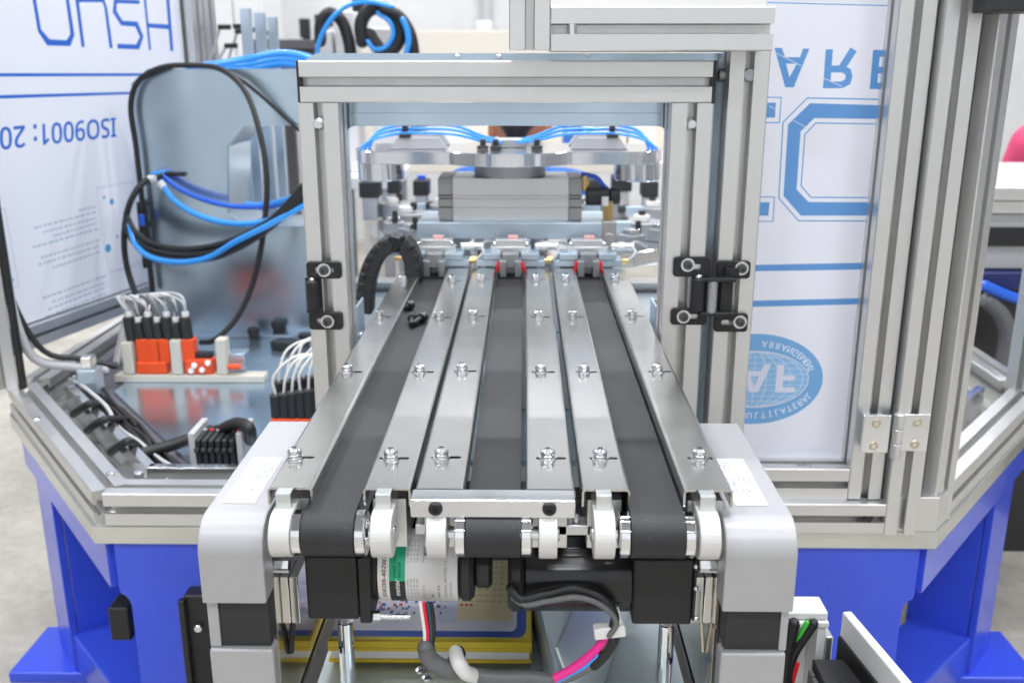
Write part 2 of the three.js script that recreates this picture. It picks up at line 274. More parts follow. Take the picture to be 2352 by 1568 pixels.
const AXY = .864, AXZ = -.772, RR = .0205;
laneInfo.forEach((L, li) => {
  const t = thing('belt_conveyor', L.label, 'conveyor', 'three parallel belt conveyor lanes');
  for (const ri of L.r) {
    const [x0, x1] = RAIL[ri], th = .002, cr = .004;
    // channel: two rounded side flanges extruded lengthwise and a top strip with slotted holes
    const flange = (s, x) => { const sh = new THREE.Shape(); sh.moveTo(0, 0); sh.lineTo(0, -th); sh.absarc(0, -cr, cr - th, Math.PI / 2, 0, true); sh.lineTo(cr - th, -.017); sh.lineTo(cr, -.017); sh.lineTo(cr, -cr); sh.absarc(0, -cr, cr, 0, Math.PI / 2, false); const g = new THREE.ExtrudeGeometry(sh, { depth: ZN - ZE, bevelEnabled: false, curveSegments: 6 }); if (s < 0) { g.scale(-1, 1, 1); const ix = g.index ? g.toNonIndexed() : g, p = ix.attributes.position, n = ix.attributes.normal; for (let i = 0; i < p.count; i += 3) for (const A of [p, n]) { const a = [A.getX(i), A.getY(i), A.getZ(i)]; A.setXYZ(i, A.getX(i + 1), A.getY(i + 1), A.getZ(i + 1)); A.setXYZ(i + 1, ...a); } return ix.translate(x, YT, ZE); } return g.translate(x, YT, ZE); };
    const holes = SCR[ri].map(([u, v]) => { const p = PY(u, v, YT); const cx = p.x + .0035 * (ri % 2 ? .6 : 1); return rrect(Math.max(cx - .0135, x0 + .005), -p.z - .0028, Math.min(cx + .0155, x1 - .005), -p.z + .0028, .0027, THREE.Path); });
    const top = new THREE.ExtrudeGeometry(shapeOf([[x0 + cr, -ZN], [x1 - cr, -ZN], [x1 - cr, -ZE], [x0 + cr, -ZE]], holes), { depth: th, bevelEnabled: false }).rotateX(-Math.PI / 2).translate(0, YT - th, 0);
    const rail = part(t, 'guide_rail', merge([top, flange(1, x1 - cr), flange(-1, x0 + cr)]), M.steel);
    part(t, 'side_beam', spanBox(x0 + .006, x1 - .006, 0.835, .884, ZN - .012, ZE, .001), M.alu);
    for (const [u, v] of SCR[ri]) { const p = PY(u, v, YT).toArray(), a = rnd(0, 3); part(rail, 'screw', merge([screwGeo.washer, screwGeo.spring, screwGeo.head]), M.screw, p, [0, a, 0]); part(rail, 'screw_recess', crossGeo, M.blackMetal, [p[0], p[1] + .0107, p[2]], [0, a, 0]); }
  }
  const bz = AXZ, xs = (u) => PZ(u, 1228, -.760).x, bx0 = xs(L.b[0]), bx1 = xs(L.b[1]);
  const rad = .0208, s = new THREE.Shape(); s.absarc(-bz, AXY, rad, Math.PI * 1.5, Math.PI / 2, true); s.lineTo(1.79, AXY + rad); s.absarc(1.79, AXY, rad, Math.PI / 2, -Math.PI / 2, true); s.lineTo(-bz, AXY - rad);
  const hp = new THREE.Path(), ri = rad - .002; hp.absarc(-bz, AXY, ri, Math.PI * 1.5, Math.PI / 2, true); hp.lineTo(1.79, AXY + ri); hp.absarc(1.79, AXY, ri, Math.PI / 2, -Math.PI / 2, true); hp.lineTo(-bz, AXY - ri); s.holes.push(hp);
  const bw = Math.max(bx1, RAIL[L.r[1]][0] - .002) - bx0;
  part(t, 'belt', new THREE.ExtrudeGeometry(s, { depth: bx1 - bx0, bevelEnabled: false, curveSegments: 24 }).rotateY(Math.PI / 2).translate(bx0, 0, 0), M.belt);
  part(t, 'slider_bed', spanBox(bx0 + .001, bx1 - .001, AXY - .012, AXY + .016, -.80, -1.76, 0), M.alu);
  L.c.forEach(([a, b], i) => { const A = xs(a), B = xs(b), w = i && li === 0 ? .0092 : Math.min(.0095, B - A), cx = i ? A + w / 2 + .0004 : B - w / 2 - .0004; part(t, 'roller_collar', lathe([[0, -w / 2], [.0195, -w / 2], [.0205, -w / 2 + .001], [.0205, w / 2 - .001], [.0195, w / 2], [.013, w / 2], [.013, w / 2 - .003], [0, w / 2 - .003]], 40), M.chrome, [cx, AXY, bz], i ? [0, 0, -Math.PI / 2] : [0, 0, Math.PI / 2]); });
  const k0 = xs(L.k[0][0]), k3 = xs(L.k[1][1]);
  part(t, 'shaft', lcyl(.0045, k3 - k0 - .01), M.chrome, [(k0 + k3) / 2, AXY, bz], RX);
  L.k.forEach(([a, b], i) => {
    const A = xs(a), B = Math.min(xs(b), A + .0185), sh = new THREE.Shape(); sh.absarc(0, 0, .021, -Math.PI / 2, Math.PI / 2, false); sh.lineTo(-.06, .021); sh.lineTo(-.06, -.021);
    const m = part(t, 'roller_bracket', ext(sh, B - A, .001, 2).rotateY(-Math.PI / 2), M.bracketWhite, [B, AXY, bz + .001], [0, 0, 0]);
    part(m, 'axle_cap', lcyl(.007, .003), M.screw, [i ? B + .0008 : A - .0008, AXY, bz], RX);
    if (li !== 1) { // zinc tab with hole above each bracket
      const tab = shapeOf([[-.0068, -.004], [.0068, -.004], [.0068, .0135], [-.0068, .0135]], [new THREE.Path().absarc(0, .0048, .0027, 0, 6.28, true)]);
      part(t, 'tension_tab', merge([ext(tab, .0016, .0003), at(box(.0136, .0016, .02, .0004), [0, .0135, -.009])]), M.plated ??= std([.66, .69, .69], .32, .85), [(A + B) / 2, AXY + .0215, bz - .0055]);
    }
  });
  if (li === 1) {
    const a = PZ(941, 1150, -.763), b = PZ(1322, 1150, -.763), y0 = PZ(1130, 1190, -.763).y, y1 = PZ(1130, 1149, -.763).y;
    const bar = part(t, 'stop_bar', spanBox(a.x, b.x, y0, y1, -.763, -.786, .0015), M.aluCut);
    for (const u of [1000, 1262]) { const p = PZ(u, 1168, -.763); part(bar, 'bar_bolt', lathe([[0, .0015], [.0024, .0015], [.0026, .003], [.0052, .003], [.0062, .0018], [.0064, -.001], [0, -.001]], 28), M.blackMetal, [p.x, p.y, -.763], RZ); }
  }
});
// end plate joining lanes (zinc strip at right of stop bar) is part of the cross tie below
{
  const t = thing('cross_tie', 'flat zinc cross strip tying the conveyor lanes behind the stop bar', 'metal strip');
  part(t, 'strip', spanBox(-.10, .10, .848, .858, -.80, -.82, .001), M.plated);
  const p = PZ(1336, 1150, -.8); part(t, 'strip_screw', lcyl(.004, .006), M.screw, [.049, .861, -.808]);
}
// three loose black screws on the belt
[[930, 706, 60], [946, 737, 95], [962, 735, 70]].forEach(([u, v, a], i) => {
  const p = PY(u, v, .8848 + .006), t = thing('loose_screw', 'small black socket screw lying loose on the conveyor belt', 'screw', 'loose black screws on the belt');
  const ang = R(a - 90); p.y = .8848 + .0055;
  const d = V(Math.sin(ang), 0, Math.cos(ang));
  part(t, 'head', lathe([[0, .003], [.0034, .003], [.0034, .006], [.0068, .006], [.0072, .0052], [.0072, -.006], [0, -.006]]), M.blackGloss, p.clone().addScaledVector(d, -.012).setY(.8848 + .0073), [Math.PI / 2, 0, -ang]);
  part(t, 'shank', lcyl(.0045, .026, .0005), M.blackMetal, p.clone().addScaledVector(d, .006).setY(.8848 + .0062), [Math.PI / 2 + .1, 0, -ang]);
});

// ---------------------------------------------------------------- grey support columns
function labelMat(rot) {
  return canvasMat(256, 512, (c, w, h) => {
    c.fillStyle = '#f4f4f6'; c.fillRect(0, 0, w, h); c.fillStyle = '#4c4e56'; let q = 3;
    const r = () => (q = (q * 16807) % 2147483647) / 2147483647;
    for (let y = 26; y < h * .74; y += 24) { let x = 16; while (x < w - 40) { const l = 8 + r() * 26; c.fillRect(x, y, l, 10); x += l + 8 + r() * 14; } }
  }, { roughness: .55 });
}
const LBL = labelMat();
function column(s) {
  const t = thing('support_column', s < 0 ? 'grey support column with rounded cover beside the orange connector blocks' : 'grey support column with rounded cover beside the open white switch box', 'support column', 'pair of grey conveyor columns');
  const x0 = s < 0 ? -.291 : .1795, x1 = s < 0 ? -.2325 : .2435, yt = .874, zf = -.764, zb = -1.022, r = .03, y0 = s < 0 ? .797 : .792;
  const prof = (zf, yt, r, y0, zb, th) => { const p = new THREE.Shape(); p.moveTo(zf, y0); p.lineTo(zf, yt - r); p.absarc(zf - r, yt - r, r, 0, Math.PI / 2, false); p.lineTo(zb, yt); p.lineTo(zb, yt - th); p.lineTo(zf - r, yt - th); p.absarc(zf - r, yt - r, r - th, Math.PI / 2, 0, true); p.lineTo(zf - th, y0); return p; };
  const g = new THREE.ExtrudeGeometry(prof(zf, yt, r, y0, zb, .03), { depth: x1 - x0 - .003, bevelEnabled: true, bevelSize: .0015, bevelThickness: .0015, bevelOffset: -.0015, bevelSegments: 2, curveSegments: 20 }).rotateY(-Math.PI / 2);
  part(t, 'top_cover', g, M.coverGrey, [x1 - .0015, 0, 0]);
  const lx = s < 0 ? [PY(515, 1155, yt).x, PY(580, 1157, yt).x] : [PY(1698, 1160, yt).x, PY(1757, 1162, yt).x], lz = s < 0 ? [PY(515, 1156, yt).z, PY(585, 1052, yt).z] : [PY(1757, 1162, yt).z, PY(1700, 1055, yt).z];
  const lw = Math.abs(lx[1] - lx[0]), ld = Math.abs(lz[1] - lz[0]);
  const lab = part(t, 'rating_label', new THREE.PlaneGeometry(Math.max(lw, .03), ld), LBL, [(lx[0] + lx[1]) / 2, yt + .0006, (lz[0] + lz[1]) / 2], [-Math.PI / 2, 0, 0], true);
  part(t, 'black_panel', spanBox(x0 + (s < 0 ? .012 : .006), x1 - (s < 0 ? .001 : .008), .7475, y0 - .001, zf - .008, zf - .03, .001), M.blackPlastic);
  part(t, 'edge_frame', spanBox(s < 0 ? x0 + .0015 : x1 - .0085, s < 0 ? x0 + .0115 : x1 - .0015, .7475, y0 - .001, zf - .006, zf - .05, .001), M.coverGrey);
  part(t, 'lower_cover', spanBox(x0 + (s < 0 ? .001 : .002), x1 - (s < 0 ? -.002 : .002), 0.0, .747, zf - .002, zf - .022, .003), M.coverGrey);
  part(t, 'column_core', spanBox(x0 + .012, x1 - .008, .7, .84, zf - .055, zf - .2, .001), M.alu);
  // inner clamp block and hanging inner sheet
  const k = s < 0 ? [640, 690] : [1593, 1640], zc = -.83, A = PZ(k[0], 1325, zc), B = PZ(k[1], 1432, zc);
  part(t, 'clamp_block', merge([spanBox(A.x, (A.x + B.x) / 2 - .0004, B.y, A.y, zc, zc - .05, .001), spanBox((A.x + B.x) / 2 + .0004, B.x, B.y, A.y, zc, zc - .05, .001)]), M.aluCut);
  const u = s < 0 ? 645 : 1635; part(t, 'hex_bolt', lathe([[0, .012], [.0062, .012], [.0072, .011], [.0072, -.008], [0, -.008]], 6), M.chrome, PZ(u, 1297, -.80), [0, 0, Math.PI / 2]);
  const xi = s < 0 ? x1 - .0028 : x0 + .0028;
  part(t, 'side_plate', spanBox(xi - .0015, xi + .0015, .64, .842, zf - .032, zb, .0004), M.steelWarm ??= std([0.62, 0.57, 0.49], 0.3, 1, { roughnessMap: rep(tBrush, 4) }));
  part(t, 'seal_strip', spanBox(xi - .003, xi + .003, .632, .6398, zf - .032, zb, .001), M.blackGloss);
  part(t, 'column_leg', spanBox(x0 + .006, x1 - .006, 0, .631, zf - .06, zf - .10, .002), M.alu);
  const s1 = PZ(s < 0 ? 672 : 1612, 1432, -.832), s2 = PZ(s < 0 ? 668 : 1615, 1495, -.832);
  part(t, 'slit_stand_in', tube([s1, s2], s < 0 ? .003 : .0018, 6), s < 0 ? M.blackMetal : M.steelWarm);  // thin rod in place of a slit; the left one is black for its shade
  part(t, 'rod', lcyl(.0085, PZ(790, 1425, -.9).y - .02, .001), M.chrome, [PZ(s < 0 ? 793 : 1532, 1430, -.9).x, (PZ(790, 1425, -.9).y - .02) / 2 + .02, -.9]);
  return t;
}
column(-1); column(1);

// ---------------------------------------------------------------- motors
const motorLabel = canvasMat(1024, 1024, (c, w, h) => {
  // label runs round the motor: canvas x = along the shaft, canvas y = round the body
  c.fillStyle = '#d9d8d8'; c.fillRect(0, 0, w, h);
  c.fillStyle = '#f2ece8'; c.fillRect(0, 0, 150, h);
  c.fillStyle = '#15b083'; c.fillRect(150, 0, 205, h * .62);
  c.fillStyle = '#242528'; c.fillRect(150, h * .62, 205, h * .38);
  const up = (txt, x, y, size, col, font = 'bold', fam = 'sans-serif') => { c.save(); c.translate(x, y); c.rotate(-Math.PI / 2); c.fillStyle = col; c.font = `${font} ${size}px ${fam}`; c.fillText(txt, 0, 0); c.restore(); };
  up('USM206-402W2', 108, h * .86, 72, '#26262a');
  up('SPEED CONTROL', 238, h * .585, 48, '#123d31'); up('MOTOR', 300, h * .585, 48, '#123d31');
  up('motor', 282, h * .84, 80, '#f2f2f2', 'italic bold');
  const cols = [[398, 24, 'V      Hz   A    r/min'], [440, 22, '110  60  0.8  90-1600'], [480, 22, '110  50  0.8  90-1400'], [520, 22, '115  60  0.8  90-1600'], [600, 22, 'INSUL CLASS E'], [610, 22, '']];
  for (const [x, s, tx] of cols) { up(tx, x, h * .86, s + 8, '#4c4d52', ''); up(tx, x, h * .42, s + 8, '#5a5b60', ''); }
  up('6W', 720, h * .86, 44, '#4c4d52'); up('MASS 0.8', 800, h * .86, 46, '#4c4d52');
  up('ORIENTAL MOTOR CO., LTD.', 890, h * .86, 48, '#4c4d52', ''); up('MADE IN JAPAN', 950, h * .86, 34, '#6a6b70', '');
  up('RU', 640, h * .36, 70, '#26262a', 'italic bold');
});
{
  const t = thing('gear_motor', 'gear motor wrapped in white and green rating label', 'motor', 'conveyor drive motors');
  const z = -.84, A = PZ(697, 1278, -.80), B = PZ(825, 1424, -.80), yc = (A.y + B.y) / 2;
  part(t, 'gearbox', spanBox(A.x, B.x, B.y, A.y, -.80, -.868, .003), M.blackMetal);
  const C = PZ(848, 1278, -.80), y0 = PZ(700, 1432, -.80).y;
  part(t, 'flange', spanBox(B.x + .0003, C.x, y0, A.y - .001, -.80, -.868, .0025), M.blackMetal);
  const e = (u) => PZ(u, 1320, -.806).x, ym = .795, cylX = (n, u0, u1, r, m, b) => part(t, n, lcyl(r, e(u1) - e(u0), b || .0015, 48), m, [(e(u0) + e(u1)) / 2, ym, z], RX);
  cylX('neck', 846, 866, .0335, M.blackMetal); 
  const g = new THREE.CylinderGeometry(.0345, .0345, e(1050) - e(866), 64, 1, false, 0, Math.PI * 2);
  // wrap: u along the shaft, v around
  { const p = g.attributes.position, uv = g.attributes.uv, L = e(1050) - e(866); for (let i = 0; i < p.count; i++) { const v0 = uv.getX(i); uv.setXY(i, .5 - p.getY(i) / L, 0); let a = v0 * 360; uv.setY(i, v0); } }
  g.rotateZ(Math.PI / 2);
  { // v: angle about the shaft, from just over the top (v = 1) round the front to the underside (v = 0)
    const p = g.attributes.position, uv = g.attributes.uv, L = e(1050) - e(866);
    for (let i = 0; i < p.count; i++) { uv.setX(i, p.getX(i) / L + .5); let a = Math.atan2(p.getY(i), p.getZ(i)) * 180 / Math.PI; if (a < -150) a += 360; uv.setY(i, (a + 55) / 150); }
  }
  motorLabel.map.wrapT = THREE.ClampToEdgeWrapping;
  part(t, 'label_sleeve', g, motorLabel, [(e(866) + e(1050)) / 2, ym, z], [0, 0, 0], true);
  cylX('end_cap', 1050.5, 1086, .0345, M.blackPlastic, .004); cylX('rear_boss', 1086, 1128, .022, M.blackPlastic, .003);
  const n = PZ(866, 1416, -.80); part(t, 'bolt', merge([at(lathe([[0, .004], [.005, .004], [.0058, .003], [.0058, -.004], [0, -.004]], 6), [0, 0, 0], RX), at(lcyl(.0026, .03), [.017, 0, 0], RX)]), M.screw, n);
}
{
  const t = thing('gear_motor', 'black gear motor with a black cable draped over its body', 'motor', 'conveyor drive motors');
  const z = -.84, A = PZ(1457, 1285, -.80), B = PZ(1588, 1436, -.80), e = (u) => PZ(u, 1330, -.81).x, ym = .786;
  part(t, 'gearbox', spanBox(A.x, B.x, B.y, A.y, -.80, -.868, .003), M.blackMetal);
  part(t, 'gear_flange', spanBox(B.x + .0003, PZ(1604, 1290, -.80).x, B.y + .004, A.y, -.80, -.868, .002), M.blackPlastic);
  part(t, 'motor_body', lcyl(.0355, e(1456) - e(1204), .002, 48), M.blackGloss, [(e(1204) + e(1456)) / 2, ym, z], RX);
  part(t, 'end_cap', lcyl(.0362, e(1204) - e(1166), .004, 48), M.blackPlastic, [(e(1166) + e(1204)) / 2, ym, z], RX);
  const p = (u, v, zz) => PZ(u, v, zz);
  part(t, 'motor_cable', tube([p(1172, 1350, -.80), p(1195, 1375, -.795), p(1250, 1365, -.795), p(1320, 1352, -.797), p(1380, 1372, -.795), p(1412, 1415, -.795), p(1405, 1452, -.795)], .0045, 60), M.rubber);
  part(t, 'motor_cable', tube([p(1178, 1372, -.80), p(1205, 1388, -.792), p(1260, 1380, -.79), p(1330, 1372, -.79), p(1385, 1392, -.79), p(1416, 1430, -.79), p(1400, 1460, -.79)], .0028, 60), M.sleeve);
  part(t, 'white_plug', box(.008, .02, .008, .001), M.whitePlastic, p(1418, 1420, -.80), [0, 0, .25]);
  for (const v of [1300, 1350, 1420]) part(t, 'bolt', lcyl(.0028, .004), M.screw, PZ(1598, v, -.80), RX);
}
{
  const t = thing('gear_motor', 'glossy black drive motor tucked behind the middle lane rollers', 'motor', 'conveyor drive motors');
  const z = -.905; part(t, 'motor_body', lcyl(.033, .10, .003, 48), M.blackGloss, [.08, .812, z], RX);
  part(t, 'gearbox', spanBox(-.135, .028, .782, .842, z + .035, z - .03, .003), M.blackMetal);
}

// ---------------------------------------------------------------- tray below with binder and wiring
{
  const t = thing('zinc_tray', 'bright zinc tray stretched between the two grey columns', 'tray');
  part(t, 'tray_floor', spanBox(-.231, .181, .595, .598, -.80, -1.30, 0), M.trayZinc = std([.62, .7, .72], .38, .55));
  part(t, 'tray_back', spanBox(-.231, .181, .5985, .70, -1.2965, -1.2995, 0), M.trayZinc);
  part(t, 'tray_rib', at(box(.004, .07, .34, .0005), PZ(1235, 1490, -1.0).setY(.634), [0, .12, 0]), M.zincRough);
  part(t, 'tray_wing', at(box(.003, .10, .36, .0005), [.10, .648, -1.02], [0, -.28, .35]), M.trayZinc);
  part(t, 'tray_step', spanBox(-.05, .06, .598, .618, -.83, -.90, .001), M.zincRough);
  for (const [u, v] of [[965, 1540], [1185, 1548], [1125, 1548], [980, 1557]]) part(t, 'tray_screw', lathe([[0, .004], [.003, .0038], [.0055, .002], [.006, 0], [0, 0]]), M.screw, PY(u, v, .62));
}
{
  const t = thing('ring_binder', 'yellow and blue covered binder with printed sheets lying on the zinc tray', 'binder');
  const a = PZ(752, 1480, -.955), b = PZ(1222, 1484, -.955), y0 = .6035, th = .0045;
  const z0 = -.955, z1 = -1.22, top = canvasMat(1024, 512, (c, w, h) => {
    c.fillStyle = '#e6d23e'; c.fillRect(0, 0, w, h); c.fillStyle = '#3f5fc0'; c.beginPath(); c.roundRect(-40, -40, w + 20, h + 26, 40); c.fill();
    c.fillStyle = '#e6e5f4'; c.beginPath(); c.roundRect(-40, -40, w - 30, h + 2, 30); c.fill();
    c.fillStyle = '#efdfb2'; c.fillRect(w * .62, 0, w * .29, h * .84); c.fillStyle = '#c2b48c'; for (let i = 0; i < 13; i++) for (let j = 0; j < 7; j++) c.fillRect(w * (.64 + .038 * j) + (i * 17 % 7), 20 + i * 27, 22, 5);
    c.fillStyle = '#d4543a'; for (let i = 0; i < 3; i++) c.fillRect(w * .63 + i * 26, h * .7, 16, 10);
    c.fillStyle = '#d6dcf2'; c.fillRect(w * .52, h * .1, w * .1, h * .76);
    let q = 5; const r = () => (q = (q * 16807) % 2147483647) / 2147483647; for (let i = 0; i < 150; i++) { c.fillStyle = ['#4a5fb8', '#c2475e', '#5b6db6', '#8a93c8'][i % 4]; c.fillRect(w * .05 + r() * w * .5, h * .45 + r() * h * .35, 6 + r() * 14, 12); }
  }, { roughness: .42 });
  const cover = spanBox(a.x, b.x, 0, th, z0, z1, .001);
  part(t, 'lower_cover', cover, M.yellow, [0, y0, 0]); part(t, 'pages', spanBox(a.x + .003, b.x - .003, y0 + th + .0002, y0 + .0145, z0 - .002, z1 + .003, 0), M.paper);
  part(t, 'middle_cover', spanBox(a.x, b.x, y0 + .0147, y0 + .0195, z0, z1, .001), M.yellow); 
  part(t, 'upper_cover', spanBox(a.x, b.x, y0 + .0197, y0 + .0282, z0, z1, .001), M.yellow);
  part(t, 'printed_sheet', new THREE.PlaneGeometry(b.x - a.x - .004, z0 - z1 - .004), top, [(a.x + b.x) / 2, y0 + .0288, (z0 + z1) / 2], [-Math.PI / 2, 0, 0], true);
}
{ // wiring
  const zz = -.80, p = (u, v, d = zz) => PZ(u, v, d);
  const t = thing('motor_wires', 'white, red, teal and black wires leading down into a grey sleeve', 'wire bundle');
  [[M.paper, 968, 972], [M.red, 975, 978], [std([.01, .07, .12], .4), 985, 983], [M.rubber, 992, 988]].forEach(([m, u0, u1], i) => part(t, 'wire', tube([p(u0 - 2, 1385), p(u0 + 3, 1420), p(u0 + 8 - i * 1.5, 1455), p(u1 + 2, 1500)], .0021, 24), m));
  part(t, 'sleeve', tube([p(978, 1485), p(985, 1510), p(1010, 1530), p(1040, 1540)], .0085, 24, 14), M.sleeve);
  part(t, 'joint_sleeve', tube([p(1025, 1536), p(1042, 1524, -.815), p(1052, 1500, -.83)], .008, 16, 12), M.rubber);
  const t2 = thing('sleeved_cable', 'white and grey sleeved cable running along the tray edge', 'cable');
  part(t2, 'white_sleeve', tube([p(1046, 1498, -.81), p(1054, 1524, -.79), p(1068, 1543, -.79), p(1090, 1552)], .0072, 24, 12), M.whitePlastic);
  part(t2, 'grey_sleeve', tube([p(1078, 1546), p(1110, 1553), p(1160, 1557), p(1215, 1556), p(1262, 1562)], .007, 40, 12), M.sleeve);
  const t3 = thing('power_wires', 'magenta, blue and black wires fanning from a white cable tie', 'wire bundle');
  part(t3, 'wire', tube([p(1396, 1452), p(1370, 1490), p(1315, 1535), p(1255, 1566)], .0045, 30), M.pink);
  part(t3, 'wire', tube([p(1404, 1458), p(1385, 1500), p(1340, 1540), p(1262, 1575)], .004, 30), M.sleeve);
  part(t3, 'wire', tube([p(1372, 1505), p(1340, 1530), p(1300, 1552), p(1268, 1572)], .0036, 30), M.tubeBlue);
  part(t3, 'black_sleeve', tube([p(1412, 1450), p(1405, 1475), p(1390, 1500), p(1365, 1525)], .006, 24), M.rubber);
  part(t3, 'cable_tie', box(.03, .012, .012, .002), M.whitePlastic, p(1400, 1447, -.797), [0, 0, .15]);
}

// ---------------------------------------------------------------- hinged door frame over the conveyor
const ZD = -1.2999;
const doors = {};
{
  const t = doors.machine = thing('machine_door', 'slotted aluminium door frame with black end caps spanning over the conveyor', 'machine door');
  const yt = PZ(1176, 139, ZD).y, yb = PZ(1176, 236, ZD).y, x0 = PZ(687, 190, ZD).x, x1 = PZ(1637, 186, ZD).x, h = yt - yb, zc = ZD - 0.0284;
  beam(t, 'top_rail', V(x0, (yt + yb) / 2, zc), V(x1, (yt + yb) / 2, zc), { h });
  part(t, 'end_cap', spanBox(x0 - 0.0032, x0 - 0.0003, yb, yt, ZD + 0.0006, ZD - 0.0574, 0.001), M.blackPlastic);
  part(t, 'end_cap', spanBox(x1 + 0.0003, x1 + 0.005, yb - 0.0013, yt, ZD + 0.0006, ZD - 0.0574, 0.001), M.blackPlastic);
  for (const [a, b, bu] of [[682, 778, 731], [1542, 1640.5, 1589]]) {
    const A = PZ(a, 242, ZD).x, B = PZ(b, 242, ZD).x;
    const post = beam(t, 'post', V((A + B) / 2, YR + 0.005, zc), V((A + B) / 2, yb - 0.0005, zc), { w: B - A, up: V(0, 0, 1) });
    const q = PZ(bu, 285, ZD - 0.005); part(post, 'slot_nut', lathe([[0, 0.0063], [0.005, 0.0063], [0.0082, 0.0025], [0.0086, -0.005], [0, -0.005]]), M.screw, q, RZ);
  }
}
{
  const z = -1.3667, t = thing('front_sheet', 'zinc front sheet with rounded rectangular opening behind the door frame', 'metal sheet');
  const x0 = PZ(706, 200, z).x, x1 = PZ(1656, 200, z).x, y1 = PZ(1176, 122, z).y, hx0 = PZ(800, 400, z).x, hx1 = PZ(1527, 400, z).x, hy1 = PZ(1176, 289, z).y;
  part(t, 'sheet', ext(shapeOf([[x0, .653], [x1, .653], [x1, y1], [x0 + 0.0151, y1], [x0, y1 - 0.0076]], [rrect(hx0, .678, hx1, hy1, 0.0151, THREE.Path)]), 0.0038), M.zinc, [0, 0, z - 0.0038]);
  part(t, 'added_strip', spanBox(hx0 + 0.005, hx1 - 0.005, hy1 + 0.0006, hy1 + 0.0177, z + 0.0032, z + 0.0003, 0.0006), M.zinc);  // added strip standing in for a lighter band above the opening
  for (const [u, v] of [[1050, 130], [1146, 130], [1350, 125]]) part(t, 'rivet', lcyl(0.0032, 0.0038), M.screw, PZ(u, v, z + 0.0013), RZ);
}
{
  const t = thing('frame_post', 'tall slotted aluminium post beside the film door with black hinge leaf', 'frame post');
  const zf = -1.315, A = PZ(1677, 121, zf).x, B = PZ(1772, 121, zf).x, yt = PZ(1720, 118, zf).y;
  beam(t, 'post', V((A + B) / 2, YP + 0.0008, zf - 0.0284), V((A + B) / 2, yt, zf - 0.0284), { w: B - A, up: V(0, 0, 1) });
  for (const u of [1658, 1722]) part(t, 'slot_nut', lcyl(0.0088, 0.0101, 0.0013, 16), M.gunmetal, PZ(u, 172, zf - (u < 1700 ? 0.0252 : 0.0076)), u < 1700 ? RX : RZ);
  const t2 = thing('upper_frame', 'overhead slotted aluminium crossbeam with upright stub above the door', 'frame beam');
  const zb = -1.2494, y1 = PZ(1520, 14, zb).y, y0 = PZ(1520, 117, zb).y, X0 = PZ(1266, 60, zb).x, X1 = PZ(1779, 60, zb).x;
  const dz = 0.1136, cy = (y0 + y1) / 2; 
  beam(t2, 'crossbeam', V(X0, cy, zb - 0.0284), V(X1, cy, zb - 0.0284), { h: y1 - y0 });
  part(t2, 'rear_beam', spanBox(X0, X1, y0, y1 - 0.0013, zb - 0.057, zb - 0.1136, 0.0015), M.alu);
  const S0 = PZ(1169, 60, zb).x, S1 = PZ(1264.5, 60, zb).x; beam(t2, 'stub_post', V((S0 + S1) / 2, y0 + 0.0013, zb - 0.0284), V((S0 + S1) / 2, 2.1, zb - 0.0284), { w: S1 - S0, up: V(0, 0, 1) });
  part(t2, 'slot_pin', lcyl(0.0063, 0.0202, 0.001), M.chrome, PZ(1314, 62, zb - 0.0101));
}

// black hinges
const toXY = (pts, z) => pts.map(([u, v]) => { const p = PZ(u, v, z); return [p.x, p.y]; });
function hinge(parent, label) { const g = new THREE.Group(); g.name = 'hinge'; g.userData.label = label; parent.add(g); return g; }
function hingeLeaf(t, z, lobes, spine) {
  const th = 0.005;
  for (const [u0, v0, u1, v1, su, sv] of lobes) {
    const a = PZ(u0, v1, z), b = PZ(u1, v0, z), s = rrect(a.x, a.y, b.x, b.y, 0.0057);
    const c0 = PZ((u0 + u1) / 2 - 22, (v0 + v1) / 2, z), c1 = PZ((u0 + u1) / 2 + 22, (v0 + v1) / 2, z); s.holes.push(rrect(c0.x, c0.y - 0.0038, c1.x, c0.y + 0.0038, 0.0037, THREE.Path));
    const leaf = part(t, 'hinge_leaf', ext(s, th, 0.0008), M.blackMetal, [0, 0, z]);
    const p = PZ(su, sv, z + th);
    part(t, 'hinge_screw', lathe([[0, 0.0015], [0.0028, 0.0015], [0.003, 0.0053], [0.0058, 0.0053], [0.0063, 0.0045], [0.0063, 0.0003], [0.0083, 0.0003], [0.0083, -0.001], [0, -0.001]]), M.hingeScrew ??= std([.12, .12, .125], .3, .8), [p.x, p.y, z + th + 0.0013], RZ);
    part(t, 'washer', lathe([[0.0066, 0.0015], [0.0095, 0.0013], [0.0097, 0], [0.0066, 0]]), M.screw, [p.x, p.y, z + th + 0.0003], RZ);
  }
  if (spine) { const a = PZ(spine[0], spine[3], z), b = PZ(spine[2], spine[1], z); part(t, 'hinge_spine', spanBox(a.x, b.x, a.y, b.y, z + 0.0003, z + th - 0.0005, 0.001), M.blackMetal); }
}
{
  const t = hinge(doors.machine, 'black half hinge with single knuckle on the door post facing the cables');
  hingeLeaf(t, ZD + 0.0004, [[706, 600, 784, 638, 744, 620], [712, 716, 787, 755, 752, 738]], [706, 636, 738, 718]);
  const a = PZ(716, 645, ZD + 0.0126), b = PZ(717, 712, ZD + 0.0126); part(t, 'knuckle', lcyl(0.0088, a.y - b.y, 0.0013), M.blackMetal, [a.x, (a.y + b.y) / 2, ZD + 0.0114]); part(t, 'hinge_pin', lcyl(0.0038, 0.005), M.screw, [a.x, a.y + 0.0013, ZD + 0.0114]);
}
